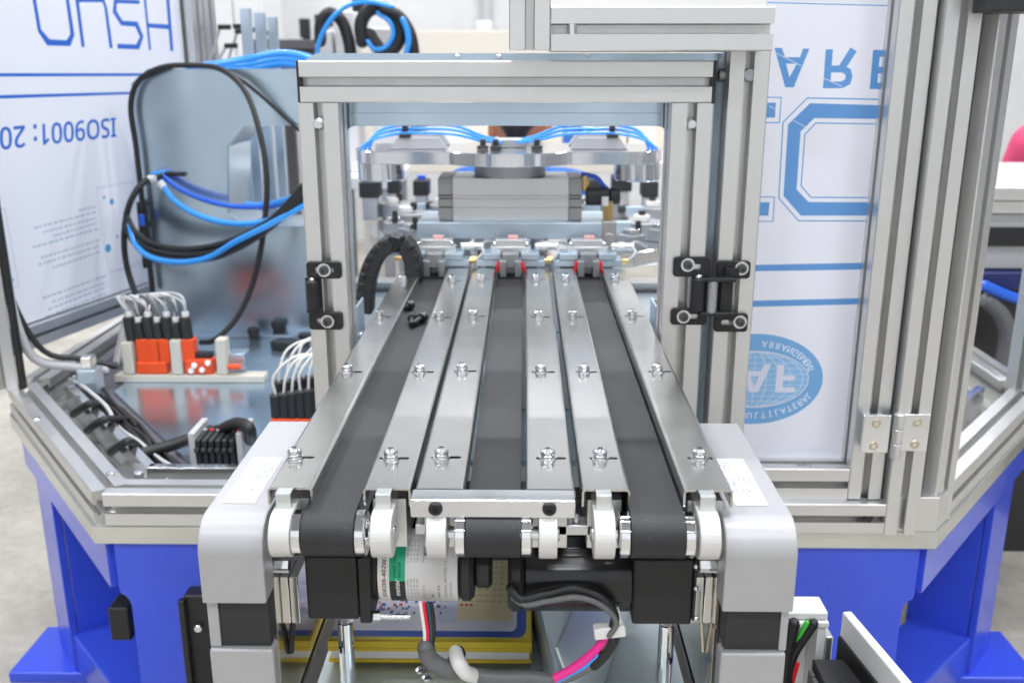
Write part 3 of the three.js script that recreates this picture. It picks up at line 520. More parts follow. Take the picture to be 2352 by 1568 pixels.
{
  const t = hinge(doors.machine, 'black double hinge joining the door post to the tall fixed post');
  hingeLeaf(t, ZD + 0.0004, [[1545, 589, 1632, 634, 1580, 608], [1539, 707, 1624, 744, 1570, 727]], [1592, 632, 1632, 709]);
  hingeLeaf(t, -1.3146 + 0.0004, [[1644, 598, 1724, 638, 1704, 616], [1638, 718, 1718, 760, 1700, 739]], null);
  const P = (u, v, z = ZD + 0.0151) => PZ(u, v, z), a = P(1606, 640), b = P(1606, 715);
  part(t, 'knuckle', lcyl(0.0095, a.y - b.y, 0.0013), M.blackMetal, [P(1604, 680).x, (a.y + b.y) / 2, ZD + 0.0114]);
  part(t, 'hinge_pin', lcyl(0.005, 0.005), M.chrome, [P(1604, 680).x, a.y + 0.0025, ZD + 0.0114]);
  const c = P(1637, 640), d = P(1633, 722);
  part(t, 'knuckle_bar', lcyl(0.0076, c.y - d.y + 0.0025, 0.0013), M.gunmetal, [P(1636, 680).x, (c.y + d.y) / 2, ZD + 0.0126]);
  part(t, 'knuckle_lug', spanBox(P(1608, 640).x, P(1690, 640).x, c.y - 0.0038, c.y + 0.0013, ZD + 0.0038, ZD + 0.0202, 0.0013), M.blackMetal); part(t, 'knuckle_lug', spanBox(P(1608, 720).x, P(1680, 720).x, d.y - 0.0013, d.y + 0.0038, ZD + 0.0038, ZD + 0.0202, 0.0013), M.blackMetal);
  part(t, 'knuckle_plate', spanBox(P(1660, 640).x, P(1688, 640).x, d.y, c.y, -1.3125, ZD + 0.0101, 0.0013), M.blackMetal);
  const e = P(1688, 640), f = P(1650, 600); part(t, 'knuckle_arm', spanBox(P(1672, 640).x, P(1706, 640).x, c.y - 0.0013, P(1690, 622).y, -1.3131, -1.3049, 0.0013), M.blackMetal); part(t, 'knuckle_arm', spanBox(P(1655, 640).x, P(1690, 640).x, P(1690, 742).y, d.y + 0.0025, -1.3131, -1.3049, 0.0013), M.blackMetal);
}

// ---------------------------------------------------------------- film door at right
const BLUE2 = '#5b94d2';
{
  const z = -1.3882, x0 = PZ(1695, 980, z).x, x1 = PZ(2050, 30, z).x, y0 = PZ(1850, 1060, z).y, y1 = 1.75, K = 1750;
  const W = Math.round((x1 - x0) * K), Hh = Math.round((y1 - y0) * K);
  const q = (u, v) => { const p = PZ(u, v, z + 0.0038); return [(p.x - x0) * K, (y1 - p.y) * K]; };
  const c4 = (x, y) => q(1709 + x / 3.047, y / 3.047), c8 = (x, y) => q(1709 + x / 3.047, 459.4 + y / 3.047);
  const m = canvasMat(W, Hh, (c) => {
    c.fillStyle = '#e4e6f1'; c.fillRect(0, 0, W, Hh);
    const poly = (pts, close = true) => { c.beginPath(); pts.forEach((p, i) => i ? c.lineTo(...p) : c.moveTo(...p)); if (close) c.closePath(); };
    const fill = (pts, f = c4) => { poly(pts.map((p) => f(...p))); c.fillStyle = BLUE2; c.fill(); };
    const line = (pts, w, f = c4) => { poly(pts.map((p) => f(...p)), false); c.strokeStyle = BLUE2; c.lineWidth = w; c.lineJoin = 'miter'; c.stroke(); };
    const S = K * 1.38 / F / 3.047;              // crop pixels to canvas pixels
    line([[85, -80], [90, 15], [1036, 40], [1040, -80]], 6 * S);
    c.fillStyle = BLUE2; poly([[215, 335], [265, 335], [290, 400], [395, 400], [415, 340], [460, 340], [350, 610], [290, 610]].map((p) => c4(...p))); const hole = [[320, 540], [372, 445], [296, 445]].map((p) => c4(...p)); c.moveTo(...hole[0]); c.lineTo(...hole[1]); c.lineTo(...hole[2]); c.closePath(); c.fill('evenodd');
    line([[600, 345], [580, 617]], 48 * S); line([[590, 594], [690, 592], [728, 572], [738, 535], [730, 500], [690, 482], [600, 482]], 44 * S); line([[678, 490], [770, 345]], 50 * S);
    line([[932, 350], [908, 622]], 48 * S); line([[915, 372], [1060, 376]], 44 * S); line([[905, 490], [1040, 492]], 42 * S); line([[890, 600], [1040, 604]], 42 * S);
    line([[150, 680], [262, 682], [250, 858], [150, 858]], 7 * S); fill([[150, 718], [225, 718], [218, 822], [150, 822]]);
    line([[1060, 697], [445, 685], [275, 855], [245, 1385], [385, 1545], [1060, 1546]], 8 * S);
    fill([[1060, 738], [465, 722], [310, 870], [278, 1370], [400, 1508], [1060, 1508], [1060, 1415], [455, 1413], [370, 1325], [398, 920], [495, 825], [1060, 834]]);
    line([[1060, 869], [505, 860], [428, 940], [402, 1300], [470, 1380], [1060, 1383]], 8 * S);
    line([[100, 1378], [215, 1378], [205, 1548], [100, 1548]], 7 * S); fill([[100, 1415], [180, 1415], [172, 1508], [100, 1508]]);
    fill([[60, 453], [900, 437], [900, 484], [60, 497]], c8); fill([[60, 704], [880, 684], [880, 727], [60, 746]], c8);
    // certification seal, printed upside down
    const o = c8(70, 1255), rx = Math.abs(c8(558, 1215)[0] - o[0]), ry = Math.abs(c8(100, 1566)[1] - o[1]);
    c.save(); c.translate(...o); c.scale(1, -1);
    c.fillStyle = '#6ea6da'; c.beginPath(); c.ellipse(0, 0, rx, ry, 0, 0, 7); c.fill();
    c.strokeStyle = '#d0d2e6'; c.lineWidth = 3; c.beginPath(); c.ellipse(0, 0, rx * .79, ry * .62, 0, 0, 7); c.stroke();
    c.fillStyle = '#86b6e0'; c.beginPath(); c.ellipse(0, 0, rx * .78, ry * .61, 0, 0, 7); c.fill();
    c.strokeStyle = 'rgba(208,214,236,.8)'; c.lineWidth = 1.6; for (let k = -4; k <= 4; k++) { c.beginPath(); c.ellipse(0, 0, Math.abs(rx * .78 * k / 4.4) + .5, ry * .61, 0, 0, 7); c.stroke(); const yy = ry * .61 * k / 5, hw = rx * .78 * Math.sqrt(1 - (k / 5) ** 2); c.beginPath(); c.moveTo(-hw, yy); c.lineTo(hw, yy); c.stroke(); }
    c.fillStyle = '#d4d6ea'; c.font = `bold ${ry * .86}px sans-serif`; c.save(); c.translate(0, ry * .33); c.scale(1.18, 1); c.textAlign = 'left'; c.fillText('F', rx * .22, 0); c.textAlign = 'right'; c.fillText('LA', rx * .2, 0); c.restore();
    c.font = `${ry * .19}px sans-serif`; c.fillStyle = '#e2e4f2'; c.textAlign = 'center';
    const arc = (txt, a0, a1, top) => { [...txt].forEach((ch, i) => { const a = R(a0 + (a1 - a0) * i / (txt.length - 1)), x = rx * .885 * Math.cos(a), y = -ry * .80 * Math.sin(a) + (top ? ry * .06 : ry * .06); c.save(); c.translate(x, y); const nx = Math.cos(a) / rx, ny = Math.sin(a) / ry; c.rotate(Math.atan2(nx, ny) + (top ? 0 : Math.PI)); c.fillText(ch, 0, 0); c.restore(); }); };
    arc('MULTILATERAL', 98, 28, true); arc('ARRANGEMENT', 278, 346, false);
    c.restore();
    // scratches that cut through the print
    c.strokeStyle = '#d0d2e6'; c.lineWidth = 2; for (const l of [[[215, 365], [405, 460]], [[560, 545], [690, 605]], [[180, 742], [222, 765]], [[345, 840], [432, 888]]]) { poly(l.map((p) => c4(...p)), false); c.stroke(); }
  }, { roughness: .32, clearcoat: .35, clearcoatRoughness: .12 });
  const t = doors.film = thing('film_door', 'white panel door printed with blue logo, seal and mirrored letters', 'panel door');
  part(t, 'panel_core', spanBox(x0, x1, y0, y1, z, z - 0.005, 0), M.white);
  part(t, 'printed_film', new THREE.PlaneGeometry(x1 - x0, y1 - y0), m, [(x0 + x1) / 2, (y0 + y1) / 2, z + 0.0038], undefined, true);
  const zs = -1.3402, A = PZ(1957.6, 1043, zs), B = PZ(2036, 1043, zs), yb = PZ(2000, 1146, zs).y, xc = (A.x + B.x) / 2, w = B.x - A.x;
  beam(t, 'stile', V(xc, yb, zs - 0.0252), V(xc, 1.9, zs - 0.0252), { w, h: 0.0505, up: V(0, 0, 1) });
  const r1 = PZ(1850, 1077, zs).y, r0 = PZ(1850, 1149, zs).y;
  beam(t, 'bottom_rail', V(0.284, (r0 + r1) / 2, zs - 0.0252), V(A.x - 0.0006, (r0 + r1) / 2, zs - 0.0252), { w: 0.0505, h: r1 - r0 });
  part(t, 'film_edge', spanBox(x0 + 0.0126, x1 - 0.005, y0 - 0.005, y0 + 0.005, z + 0.0044, z + 0.0076, 0.0013), M.paper);
  const wr = PY(1840, 1066, r1 + 0.0005);
  const ink = canvasMat(256, 64, (c) => { c.clearRect(0, 0, 256, 64); c.strokeStyle = '#1a1a1c'; c.lineWidth = 6; c.font = '52px sans-serif'; c.fillStyle = '#1a1a1c'; c.save(); c.translate(256, 64); c.rotate(Math.PI); c.fillText('13N', 60, 52); c.restore(); }, { transparent: true, roughness: 0.7572 });
  part(t, 'pen_mark', new THREE.PlaneGeometry(0.0631, 0.0139), ink, [wr.x, r1 + 0.001, -1.3541], [-Math.PI / 2, 0, 0], true);
  // fixed frame
  const f = thing('door_gantry', 'slotted aluminium corner posts and sill that carry the film door', 'gantry');
  const zp = -1.3251, C = PZ(2032, 1210, zp), D = PZ(2107, 1210, zp); 
  beam(f, 'corner_post', V((C.x + D.x) / 2, YP + 0.0008, zp - 0.0284), V((C.x + D.x) / 2, 1.9, zp - 0.0284), { w: D.x - C.x, up: V(0, 0, 1) });
  const s1 = PZ(1900, 1158, zp).y, s0 = Math.max(PZ(1900, 1226, zp).y, YP + 0.0008);
  beam(f, 'sill_rail', V(0.284, (s0 + s1) / 2, zp - 0.0284), V(C.x - 0.0006, (s0 + s1) / 2, zp - 0.0284), { h: s1 - s0 });
  const e = PZ(2140, 1200, -1.3731); const up = V(Math.sin(R(40)), 0, Math.cos(R(40)));
  beam(f, 'angled_post', V(e.x - 0.0076, YP + 0.0008, -1.3857), V(e.x - 0.0076, 1.9, -1.3857), { up });
  for (const [s, n] of [[[1.02, -1.858], 0]]) beam(f, 'side_post', V(s[0], YR + 0.0013, s[1]), V(s[0], 1.9, s[1]), { up });
  part(f, 'slot_nut', lcyl(0.0076, 0.0076), M.blackMetal, PZ(1995, 1186, zp - 0.005), RZ);
}
{
  const t = hinge(doors.film, 'satin silver hinge with four brass-coloured screws'), z = -1.3245;
  const P = (u, v) => PZ(u, v, z + 0.0038);
  const l0 = P(1976, 1040), l1 = P(2046, 953), r0 = P(2072, 1036), r1 = P(2140, 951);
  part(t, 'hinge_leaf', spanBox(l0.x, l1.x + 0.0025, l0.y, l1.y, z, z + 0.0044, 0.0015), M.aluCut); part(t, 'hinge_leaf', spanBox(r0.x - 0.0025, r1.x, r0.y, r1.y, z, z + 0.0044, 0.0015), M.aluCut);
  part(t, 'leaf_packer', spanBox(l0.x + 0.005, l1.x - 0.005, l0.y + 0.005, l1.y - 0.005, z - 0.0004, -1.34, 0), M.alu);
  const k1 = P(2062, 948), k0 = P(2056, 1050), kh = (k1.y - k0.y); for (let i = 0; i < 3; i++) part(t, 'knuckle', lcyl(0.0078, kh / 3 - 0.0006, 0.0008), M.alu, [P(2060, 1000).x, k0.y + kh * (i + .5) / 3, z + 0.0063]);
  for (const [u, v] of [[2014, 972], [2007, 1024], [2108, 970], [2102, 1021]]) { const p = P(u, v); part(t, 'hinge_screw', lathe([[0, -0.0013], [0.0025, -0.0013], [0.0028, 0.001], [0.0061, 0.001], [0.0068, 0], [0.0068, -0.0025], [0, -0.0025]]), M.champagne ??= std([.62, .55, .44], .3, 1), [p.x, p.y, z + 0.0044], RZ); part(t, 'screw_socket', lathe([[0, 0], [0.0027, 0], [0.0027, -0.0005], [0, -0.0005]], 6), M.blackMetal, [p.x, p.y, z + 0.0042], RZ); }
}

// ---------------------------------------------------------------- printed panel at left
{
  const a = V(-1.0979, 0, -2.0066), b = V(-0.9254, 0, -2.6969), d = b.clone().sub(a).normalize(), n = V(-d.z, 0, d.x); if (n.z < 0) n.negate();
  const y0 = .7186, y1 = 1.9, s0 = -0.3155, L = a.distanceTo(b), K = 1500;
  const W = Math.round((L - s0) * K), Hh = Math.round((y1 - y0) * K);
  const nn = V(d.z, 0, -d.x);
  const q = (u, v) => { const p = PP(u, v, a, nn); const s = p.clone().sub(a).dot(d); return [(s - s0) * K, (y1 - p.y) * K]; };
  const c1 = (x, y) => q(x / 3.047, y / 3.047), c6 = (x, y) => q((x / 3.267) / 1.0884, (380 + y / 3.267) / 1.0884);
  const m = canvasMat(W, Hh, (c) => {
    c.fillStyle = '#e6e8f1'; c.fillRect(0, 0, W, Hh); const B = '#1f62c6';
    const poly = (pts, f = c1) => { c.beginPath(); pts.forEach((p, i) => i ? c.lineTo(...f(...p)) : c.moveTo(...f(...p))); c.closePath(); c.fillStyle = B; c.fill(); };
    poly([[222, -20], [262, 220], [328, 318], [490, 322], [518, 245], [478, -20], [455, -20], [490, 238], [462, 282], [345, 275], [284, 205], [246, -20]]);
    poly([[522, -20], [568, 328], [590, 328], [546, -20]]); poly([[546, -20], [550, 15], [715, 15], [728, 55], [765, 337], [787, 337], [748, 60], [722, -20]]);
    poly([[975, 0], [975, 28], [815, 22], [812, 75], [855, 145], [960, 152], [1002, 255], [972, 345], [820, 340], [818, 306], [950, 312], [978, 258], [945, 186], [845, 178], [786, 85], [795, -5]]);
    poly([[1002, -20], [1040, 350], [1056, 350], [1018, -20]]); poly([[1160, -20], [1190, 355], [1212, 358], [1182, -20]]); poly([[1025, 163], [1190, 172], [1193, 205], [1028, 192]]);
    poly([[-80, 512], [1300, 513], [1300, 530], [-80, 536]]); poly([[-80, 668], [1300, 632], [1300, 646], [-80, 692]]);
    // standard number printed upside down
    const o = c1(812, 826), e = c1(0, 896), up = c1(815, 955), tl = 'ISO9001: 200';
    c.save(); c.font = '100px sans-serif'; const tw = c.measureText('ISO9001: 20').width, ch = 72;
    const ex = (c1(-14, 896)[0] - o[0]) / tw, ey = (c1(-14, 896)[1] - o[1]) / tw, fx = (up[0] - o[0]) / ch, fy = (up[1] - o[1]) / ch;
    c.transform(ex, ey, -fx, -fy, o[0], o[1]); c.fillStyle = B; c.fillText(tl, 0, 0); c.strokeStyle = B; c.lineWidth = 3; c.strokeText(tl, 0, 0); c.restore();
    // small print
    c.strokeStyle = '#aebfd0'; let k = 9; const r = () => (k = (k * 16807) % 2147483647) / 2147483647;
    for (const [x0, y0, x1, y1] of [[640, 475, 780, 445], [275, 620, 780, 490], [350, 655, 780, 540], [430, 685, 790, 580], [265, 778, 800, 625], [330, 865, 815, 715], [310, 920, 815, 765], [430, 945, 815, 812], [345, 1195, 860, 1010], [420, 1225, 870, 1060], [390, 1285, 870, 1100], [370, 1345, 870, 1150]]) {
      for (let t = 0; t < 1;) { const l = .03 + r() * .05, P = (u) => c6(x0 + (x1 - x0) * u, y0 + (y1 - y0) * u); c.lineWidth = 7; c.beginPath(); c.moveTo(...P(t)); c.lineTo(...P(Math.min(1, t + l))); c.stroke(); t += l + .012 + r() * .02; }
    }
    c.strokeStyle = '#c2c8d8'; c.lineWidth = 3; for (const l of [[[785, 295], [1080, 240], [1200, 900], [900, 985], [860, 830], [785, 295]], [[890, 985], [1160, 890]], [[0, 465], [35, 462], [150, 1090], [100, 1105]]]) { c.beginPath(); l.forEach((p, i) => i ? c.lineTo(...c6(...p)) : c.moveTo(...c6(...p))); c.stroke(); }
    c.fillStyle = '#4c9ad2'; for (const [x, y, w] of [[880, 785, 10], [910, 405, 7], [848, 370, 4], [95, 1045, 5], [955, 690, 4]]) { const p = c6(x, y); c.beginPath(); c.ellipse(p[0], p[1], w * 1.6, w * 1.5, 0, 0, 7); c.fill(); }
  }, { roughness: .35, clearcoat: .25, clearcoatRoughness: .2 });
  const t = thing('printed_panel', 'white side panel printed with large blue letters and upside-down ISO9001 text', 'panel');
  const A = a.clone().addScaledVector(d, s0), mid = A.clone().add(b).multiplyScalar(.5), yaw = Math.atan2(-d.z, d.x), LL = L - s0;
  part(t, 'panel_core', box(LL, y1 - y0, 0.005, 0), M.white, [mid.x - 0.005 * Math.sin(yaw) * 1, (y0 + y1) / 2, mid.z - 0.005 * Math.cos(yaw)], [0, yaw, 0]);
  part(t, 'printed_film', new THREE.PlaneGeometry(LL, y1 - y0), m, [mid.x, (y0 + y1) / 2, mid.z], [0, yaw, 0], true);
  const bu = V(0, 1, 0), rb = A.clone(), re = b.clone(); rb.y = re.y = y0 - 0.0278; beam(t, 'bottom_rail', rb, re, { w: 0.0379, h: 0.0505, m: M.aluGrey ??= std([.42, .43, .47], .45, .6) });
  const ps = b.clone().addScaledVector(d, 0.0379); beam(t, 'stile', V(ps.x, YP + 0.0025, ps.z), V(ps.x, 1.9, ps.z), { up: d });
  const ps2 = ps.clone().addScaledVector(d, 0.0631); beam(t, 'stile', V(ps2.x, YP + 0.0025, ps2.z), V(ps2.x, 1.9, ps2.z), { up: d });
  const f = thing('corner_post', 'slotted aluminium corner post beside the printed side panel', 'frame post');
  beam(f, 'post', V(-1.0622, YR + 0.0013, -1.8248), V(-1.0622, 1.9, -1.8248), { up: V(-.78, 0, .62) });
  part(f, 'gasket', spanBox(-1.0243, -1.0142, YR, 1.9, -1.8248, -1.8399, 0.0013), M.rubber);
}

// ---------------------------------------------------------------- upright zinc plate and cables at left
const ZV = -2.3347;
{
  const t = thing('upright_plate', 'tall zinc upright plate with octagonal window behind the looped cables', 'metal plate');
  const P = (u, v) => { const p = PZ(u, v, ZV); return [p.x, p.y]; };
  const out = [[P(300, 200)[0], YZ + 0.0013], [P(795, 200)[0], YZ + 0.0013], P(795, 158), P(338, 158), P(300, 192)], hole = [P(562, 288), P(775, 288), P(775, 522), P(562, 522), P(522, 490), P(522, 335)];
  part(t, 'plate', ext(shapeOf(out, [hole]), 0.005), M.zinc, [0, 0, ZV - 0.005]);
  // folded lip round the window
  for (let i = 2; i < 6; i++) { const a = hole[i], b = hole[(i + 1) % 6], L = Math.hypot(b[0] - a[0], b[1] - a[1]); part(t, 'window_lip', box(L, 0.0038, 0.1893, 0.0005), M.zinc, [(a[0] + b[0]) / 2, (a[1] + b[1]) / 2, ZV - 0.1], [0, 0, Math.atan2(b[1] - a[1], b[0] - a[0])]); }
  const lip = [P(545, 345), P(545, 470)]; 
  part(t, 'plate_foot', spanBox(out[0][0] + 0.0126, -0.53, YZ + 0.0006, YZ + 0.0076, ZV + 0.0006, ZV + 0.0379, 0.0006), M.zinc);
}
const cable = (name, label, cat, pts, r, m, group) => single(name, label, cat, tube(pts, r, pts.length * 10, 10), m, undefined, undefined, group);
const W = (list, z) => list.map(([u, v, dz]) => PZ(u, v, dz ?? z));
cable('black_cable', 'thick black cable looping over the top of the upright zinc plate', 'cable', W([[350, 668, -2.3095], [330, 500, -2.3095], [312, 340, -2.3095], [300, 235, -2.3095], [318, 185, -2.3095], [370, 155, -2.3095], [440, 150, -2.3095], [505, 158, -2.2842], [560, 205, -2.2464], [595, 300, -2.2085], [612, 410, -2.1833], [605, 530, -2.1706], [580, 650, -2.1454], [540, 735, -2.1202], [490, 782, -2.0949], [462, 786, -2.1202]]), 0.0066, M.rubber);
cable('black_cable', 'thin black cable arching to the right from the plate top', 'cable', W([[330, 178, -2.3158], [400, 152, -2.3158], [470, 150, -2.3158], [540, 175, -2.2968], [600, 220, -2.3095], [660, 275, -2.3221], [700, 310, -2.3246]]), 0.0044, M.rubber);
cable('black_cable', 'black cable drooping in a half loop left of the zinc plate', 'cable', W([[368, 405, -2.2968], [330, 418, -2.259], [300, 460, -2.2337], [285, 530, -2.2337], [288, 600, -2.2337], [305, 660, -2.2211], [325, 700, -2.1706]]), 0.0073, M.rubber);
for (const [k, dv, r] of [[0, 0, 0.0076], [1, 12, 0.0088], [2, -14, 0.0063]]) cable('black_cable', 'black cable sagging in a bundle across the zinc plate', 'cable', W([[288, 505 + dv, -2.2337], [310, 545 + dv, -2.2085], [350, 573 + dv, -2.1833], [420, 585 + dv, -2.1706], [500, 575 + dv, -2.1454], [570, 545 + dv * .8, -2.1328], [630, 505 + dv * .6, -2.1075], [700, 435 + dv, -2.0949]]), r, M.rubber, 'black cables sagging across the plate');
cable('blue_hose', 'bright blue air hose sagging from a fitting on the zinc plate', 'hose', W([[368, 415, -2.2968], [395, 455, -2.259], [450, 492, -2.2211], [530, 513, -2.1833], [610, 508, -2.158], [665, 475, -2.1328], [705, 425, -2.1075]]), 0.0073, M.tubeBlue);
cable('blue_hose', 'darker blue air hose running behind the bright one to the plate window', 'hose', W([[372, 405, -2.3095], [420, 438, -2.2968], [490, 465, -2.2842], [560, 475, -2.259], [640, 470, -2.2211], [710, 445, -2.1833]]), 0.0063, M.tubeDeep);
cable('blue_hose', 'blue air hose under the sagging black cable bundle', 'hose', W([[297, 515, -2.2211], [310, 560, -2.1959], [345, 590, -2.1706], [410, 602, -2.158], [475, 592, -2.1454], [540, 555, -2.1202], [610, 520, -2.1012], [702, 470, -2.0949]]), 0.0069, M.tubeBlue);
cable('blue_hose', 'short blue hose stub with white collar in the plate window', 'hose', W([[566, 470, -2.2716], [600, 472, -2.259], [650, 462, -2.2085], [705, 440, -2.1328]]), 0.0082, M.tubeBlue);
for (const [k, du, dv] of [[0, 0, 0], [1, 6, 12], [2, -4, 22]]) cable('blue_hose', 'thick blue hose arching behind the zinc plate top', 'hose', W([[440 + du, 156 + dv * .2, -2.4609], [500, 148 + dv * .4, -2.4988], [570, 136 + dv, -2.524], [640, 124 + dv, -2.524], [690, 128 + dv, -2.4988], [740, 146 + dv, -2.4609], [790, 175 + dv, -2.4609]]), 0.0107, M.tubeBlue, 'blue hoses arching behind the plate');
{
  const t = thing('hose_fitting', 'blue and white push-in fitting where hoses leave the zinc plate', 'fitting');
  part(t, 'fitting_body', box(0.0252, 0.0202, 0.0379, 0.0038), M.tubeBlue, PZ(362, 402, -2.3158)); part(t, 'collar', lcyl(0.0088, 0.0177), M.whitePlastic, PZ(348, 410, -2.2716), RX); part(t, 'collar', lcyl(0.0088, 0.0177), M.whitePlastic, PZ(371, 424, -2.2842), [0, 0, 0.631]);
  part(t, 'stem', lcyl(0.005, 0.0631), M.blackMetal, PZ(395, 400, -2.3284), RX);
  const b = thing('zinc_bracket', 'row of small cable clips along the left edge of the zinc plate', 'cable clip');
  part(b, 'clip_bar', box(0.0076, 0.1514, 0.0151, 0.0013), M.blackPlastic, PZ(326, 545, -2.3158)); for (const v of [470, 520, 560, 600]) part(b, 'clip', box(0.0177, 0.0151, 0.0202, 0.0025), M.blackPlastic, PZ(324 + (v - 470) * .1, v, -2.312));
  part(b, 'label_sleeve', box(0.0126, 0.0278, 0.0076, 0.0025), M.tubeDeep, PZ(325, 505, -2.2905));
}
// three zinc uprights behind the plate
[[549, 571, 18, -2.5871], [581, 604, 28, -2.7133], [612, 632, 38, -2.8647]].forEach(([u0, u1, v, z], i) => {
  const t = thing('zinc_upright', ['tallest of the three zinc uprights behind the plate', 'middle zinc upright behind the plate', 'shortest of the three zinc uprights behind the plate'][i], 'upright bar', 'zinc uprights behind the plate');
  const a = PZ(u0, v, z), b = PZ(u1, v, z); part(t, 'bar', spanBox(a.x, b.x, YZ, a.y, z, z - 0.0252, 0.0013), M.zincRough); part(t, 'stop_screw', lcyl(0.0063, 0.0252), M.blackPlastic, [a.x - 0.0101, a.y - 0.0442, z - 0.0126], RX);
  part(t, 'foot_plate', box(0.0757, 0.0101, 0.0757, 0.0013), M.zincRough, [(a.x + b.x) / 2, YZ + 0.0057, z - 0.0126]);
});

// ---------------------------------------------------------------- connector banks on the zinc floor
{
  const z = -1.975, t = thing('connector_rail', 'beige mounting rail with three upright blocks and orange sockets', 'connector rail');
  const a = PY(262, 878, YZ), b = PY(612, 872, YZ), h = PZ(400, 862, a.z).y - YZ;
  part(t, 'rail', spanBox(a.x, b.x, YZ + 0.0005, YZ + 0.0151, a.z, a.z - 0.0379, 0.0013), M.beige);
  const zt = a.z - 0.005;
  for (const [u0, u1, v0] of [[274, 309, 787], [386, 420, 782], [491, 524, 780]]) { const A = PZ(u0, v0, zt), B = PZ(u1, 872, zt); part(t, 'end_block', spanBox(A.x, B.x, YZ + 0.0158, A.y, zt, zt - 0.0303, 0.0038), M.beige); }
  for (const [u0, u1, v0, v1] of [[310, 385, 832, 866], [421, 490, 826, 866]]) { const A = PZ(u0, v0, zt - 0.005), B = PZ(u1, v1, zt - 0.005); part(t, 'orange_socket', spanBox(A.x, B.x, YZ + 0.0158, A.y, zt - 0.005, zt - 0.0379, 0.0038), M.orange); }
  for (let k = 0; k < 5; k++) { const u = [326, 353, 374, 402, 430][k], A = PZ(u, 778, zt - 0.0151), B = PZ(u, 832, zt - 0.0151); if (k !== 3) part(t, 'orange_plug', box(0.0265, A.y - B.y, 0.0278, 0.0025), M.orange, [A.x, (A.y + B.y) / 2, zt - 0.0227]); }
  for (const [u, v] of [[447, 838], [478, 832], [440, 850], [465, 848]]) part(t, 'white_button', lcyl(0.0063, 0.005), M.paper, PZ(u, v, zt - 0.0069).setZ(zt - 0.0025), [1.2, 0, 0]);
  part(t, 'black_key', box(0.0442, 0.0151, 0.0189, 0.0025), M.blackPlastic, PZ(465, 815, zt - 0.0252));
  part(t, 'clear_box', box(0.0379, 0.0379, 0.0379, 0.0025), M.zincRough, PZ(548, 825, zt - 0.0379)); part(t, 'red_tip', lcyl(0.0063, 0.0278), M.orange, PZ(538, 842, zt), RX);
  for (let k = 0; k < 7; k++) {
    const p = thing('cable_plug', 'black cable plug with grey lead in the orange sockets', 'plug', 'black plugs in the orange sockets');
    const u = 296 + k * 21.5, row = k % 2, A = PZ(u, 726 + row * 12, zt - 0.0252), B = PZ(u + 4, 784 + row * 4, zt - 0.0189);
    part(p, 'plug_body', lcyl(0.012, A.y - B.y, 0.0025, 16), M.blackPlastic, [(A.x + B.x) / 2, (A.y + B.y) / 2, (A.z + B.z) / 2], [0, 0, .06]);
    part(p, 'lead', tube([A.clone().add(V(.004, 0, 0)), PZ(u - 2 - rnd(0, 14), 704 - k * 2, zt - .02), PZ(u - 24 - k * 5, 690 - rnd(0, 14), zt - .04), PZ(312 + k * 6, 704 + k * 3, zt - .06), PZ(296 + rnd(0, 20), 752, zt - .06), PZ(272 + k * 6, 835, zt - .04)], .0026, 40), k % 2 ? M.sleeve : M.cableGrey);
    part(p, 'plug_cap', lcyl(0.0076, 0.0126), M.whitePlastic, [A.x, A.y + 0.0038, A.z]);
    part(p, 'lead', tube([A.clone(), PZ(u - 8, 700 - k * 3, zt - 0.0379), PZ(u - 28 - k * 6, 682 - k * 1.2, zt - 0.0631), PZ(300 + k * 5, 690 + k * 2, zt - 0.101), PZ(282 + k * 3, 740, zt - 0.101), PZ(262 + k * 4, 830, zt - 0.0757)], 0.0034, 40), k % 3 === 2 ? M.whitePlastic : M.cableGrey);
  }
}
for (let k = 0; k < 10; k++) {
  const p = thing('sensor_plug', 'black sensor plug with white lead beside the conveyor', 'plug', 'black sensor plugs beside the conveyor');
  const i = k % 5, j = (k / 5) | 0, z = -1.6785 - j * 0.0442, A = PZ(632 + i * 19 + j * 8, 905 - j * 30 - i * 3, z), B = A.clone(); 
  part(p, 'plug_body', lcyl(0.0111, A.y - YZ - 0.0227, 0.0019, 16), M.blackPlastic, [A.x, (A.y + YZ + 0.0227) / 2, z]);
  part(p, 'socket', box(0.0202, 0.0227, 0.0252, 0.0025), M.orange, [A.x, YZ + 0.0116, z]);
  part(p, 'lead', tube([A, A.clone().add(V(rnd(-.004, .006), .03, 0)), A.clone().add(V(.02 + rnd(-.008, .01), .062 + rnd(-.008, .008), -.01)), A.clone().add(V(.06 - i * .007, .072 + rnd(-.012, .008), -.03)), A.clone().add(V(.12 - i * .012, .03, -.03))], .0026, 28), M.whitePlastic);
}
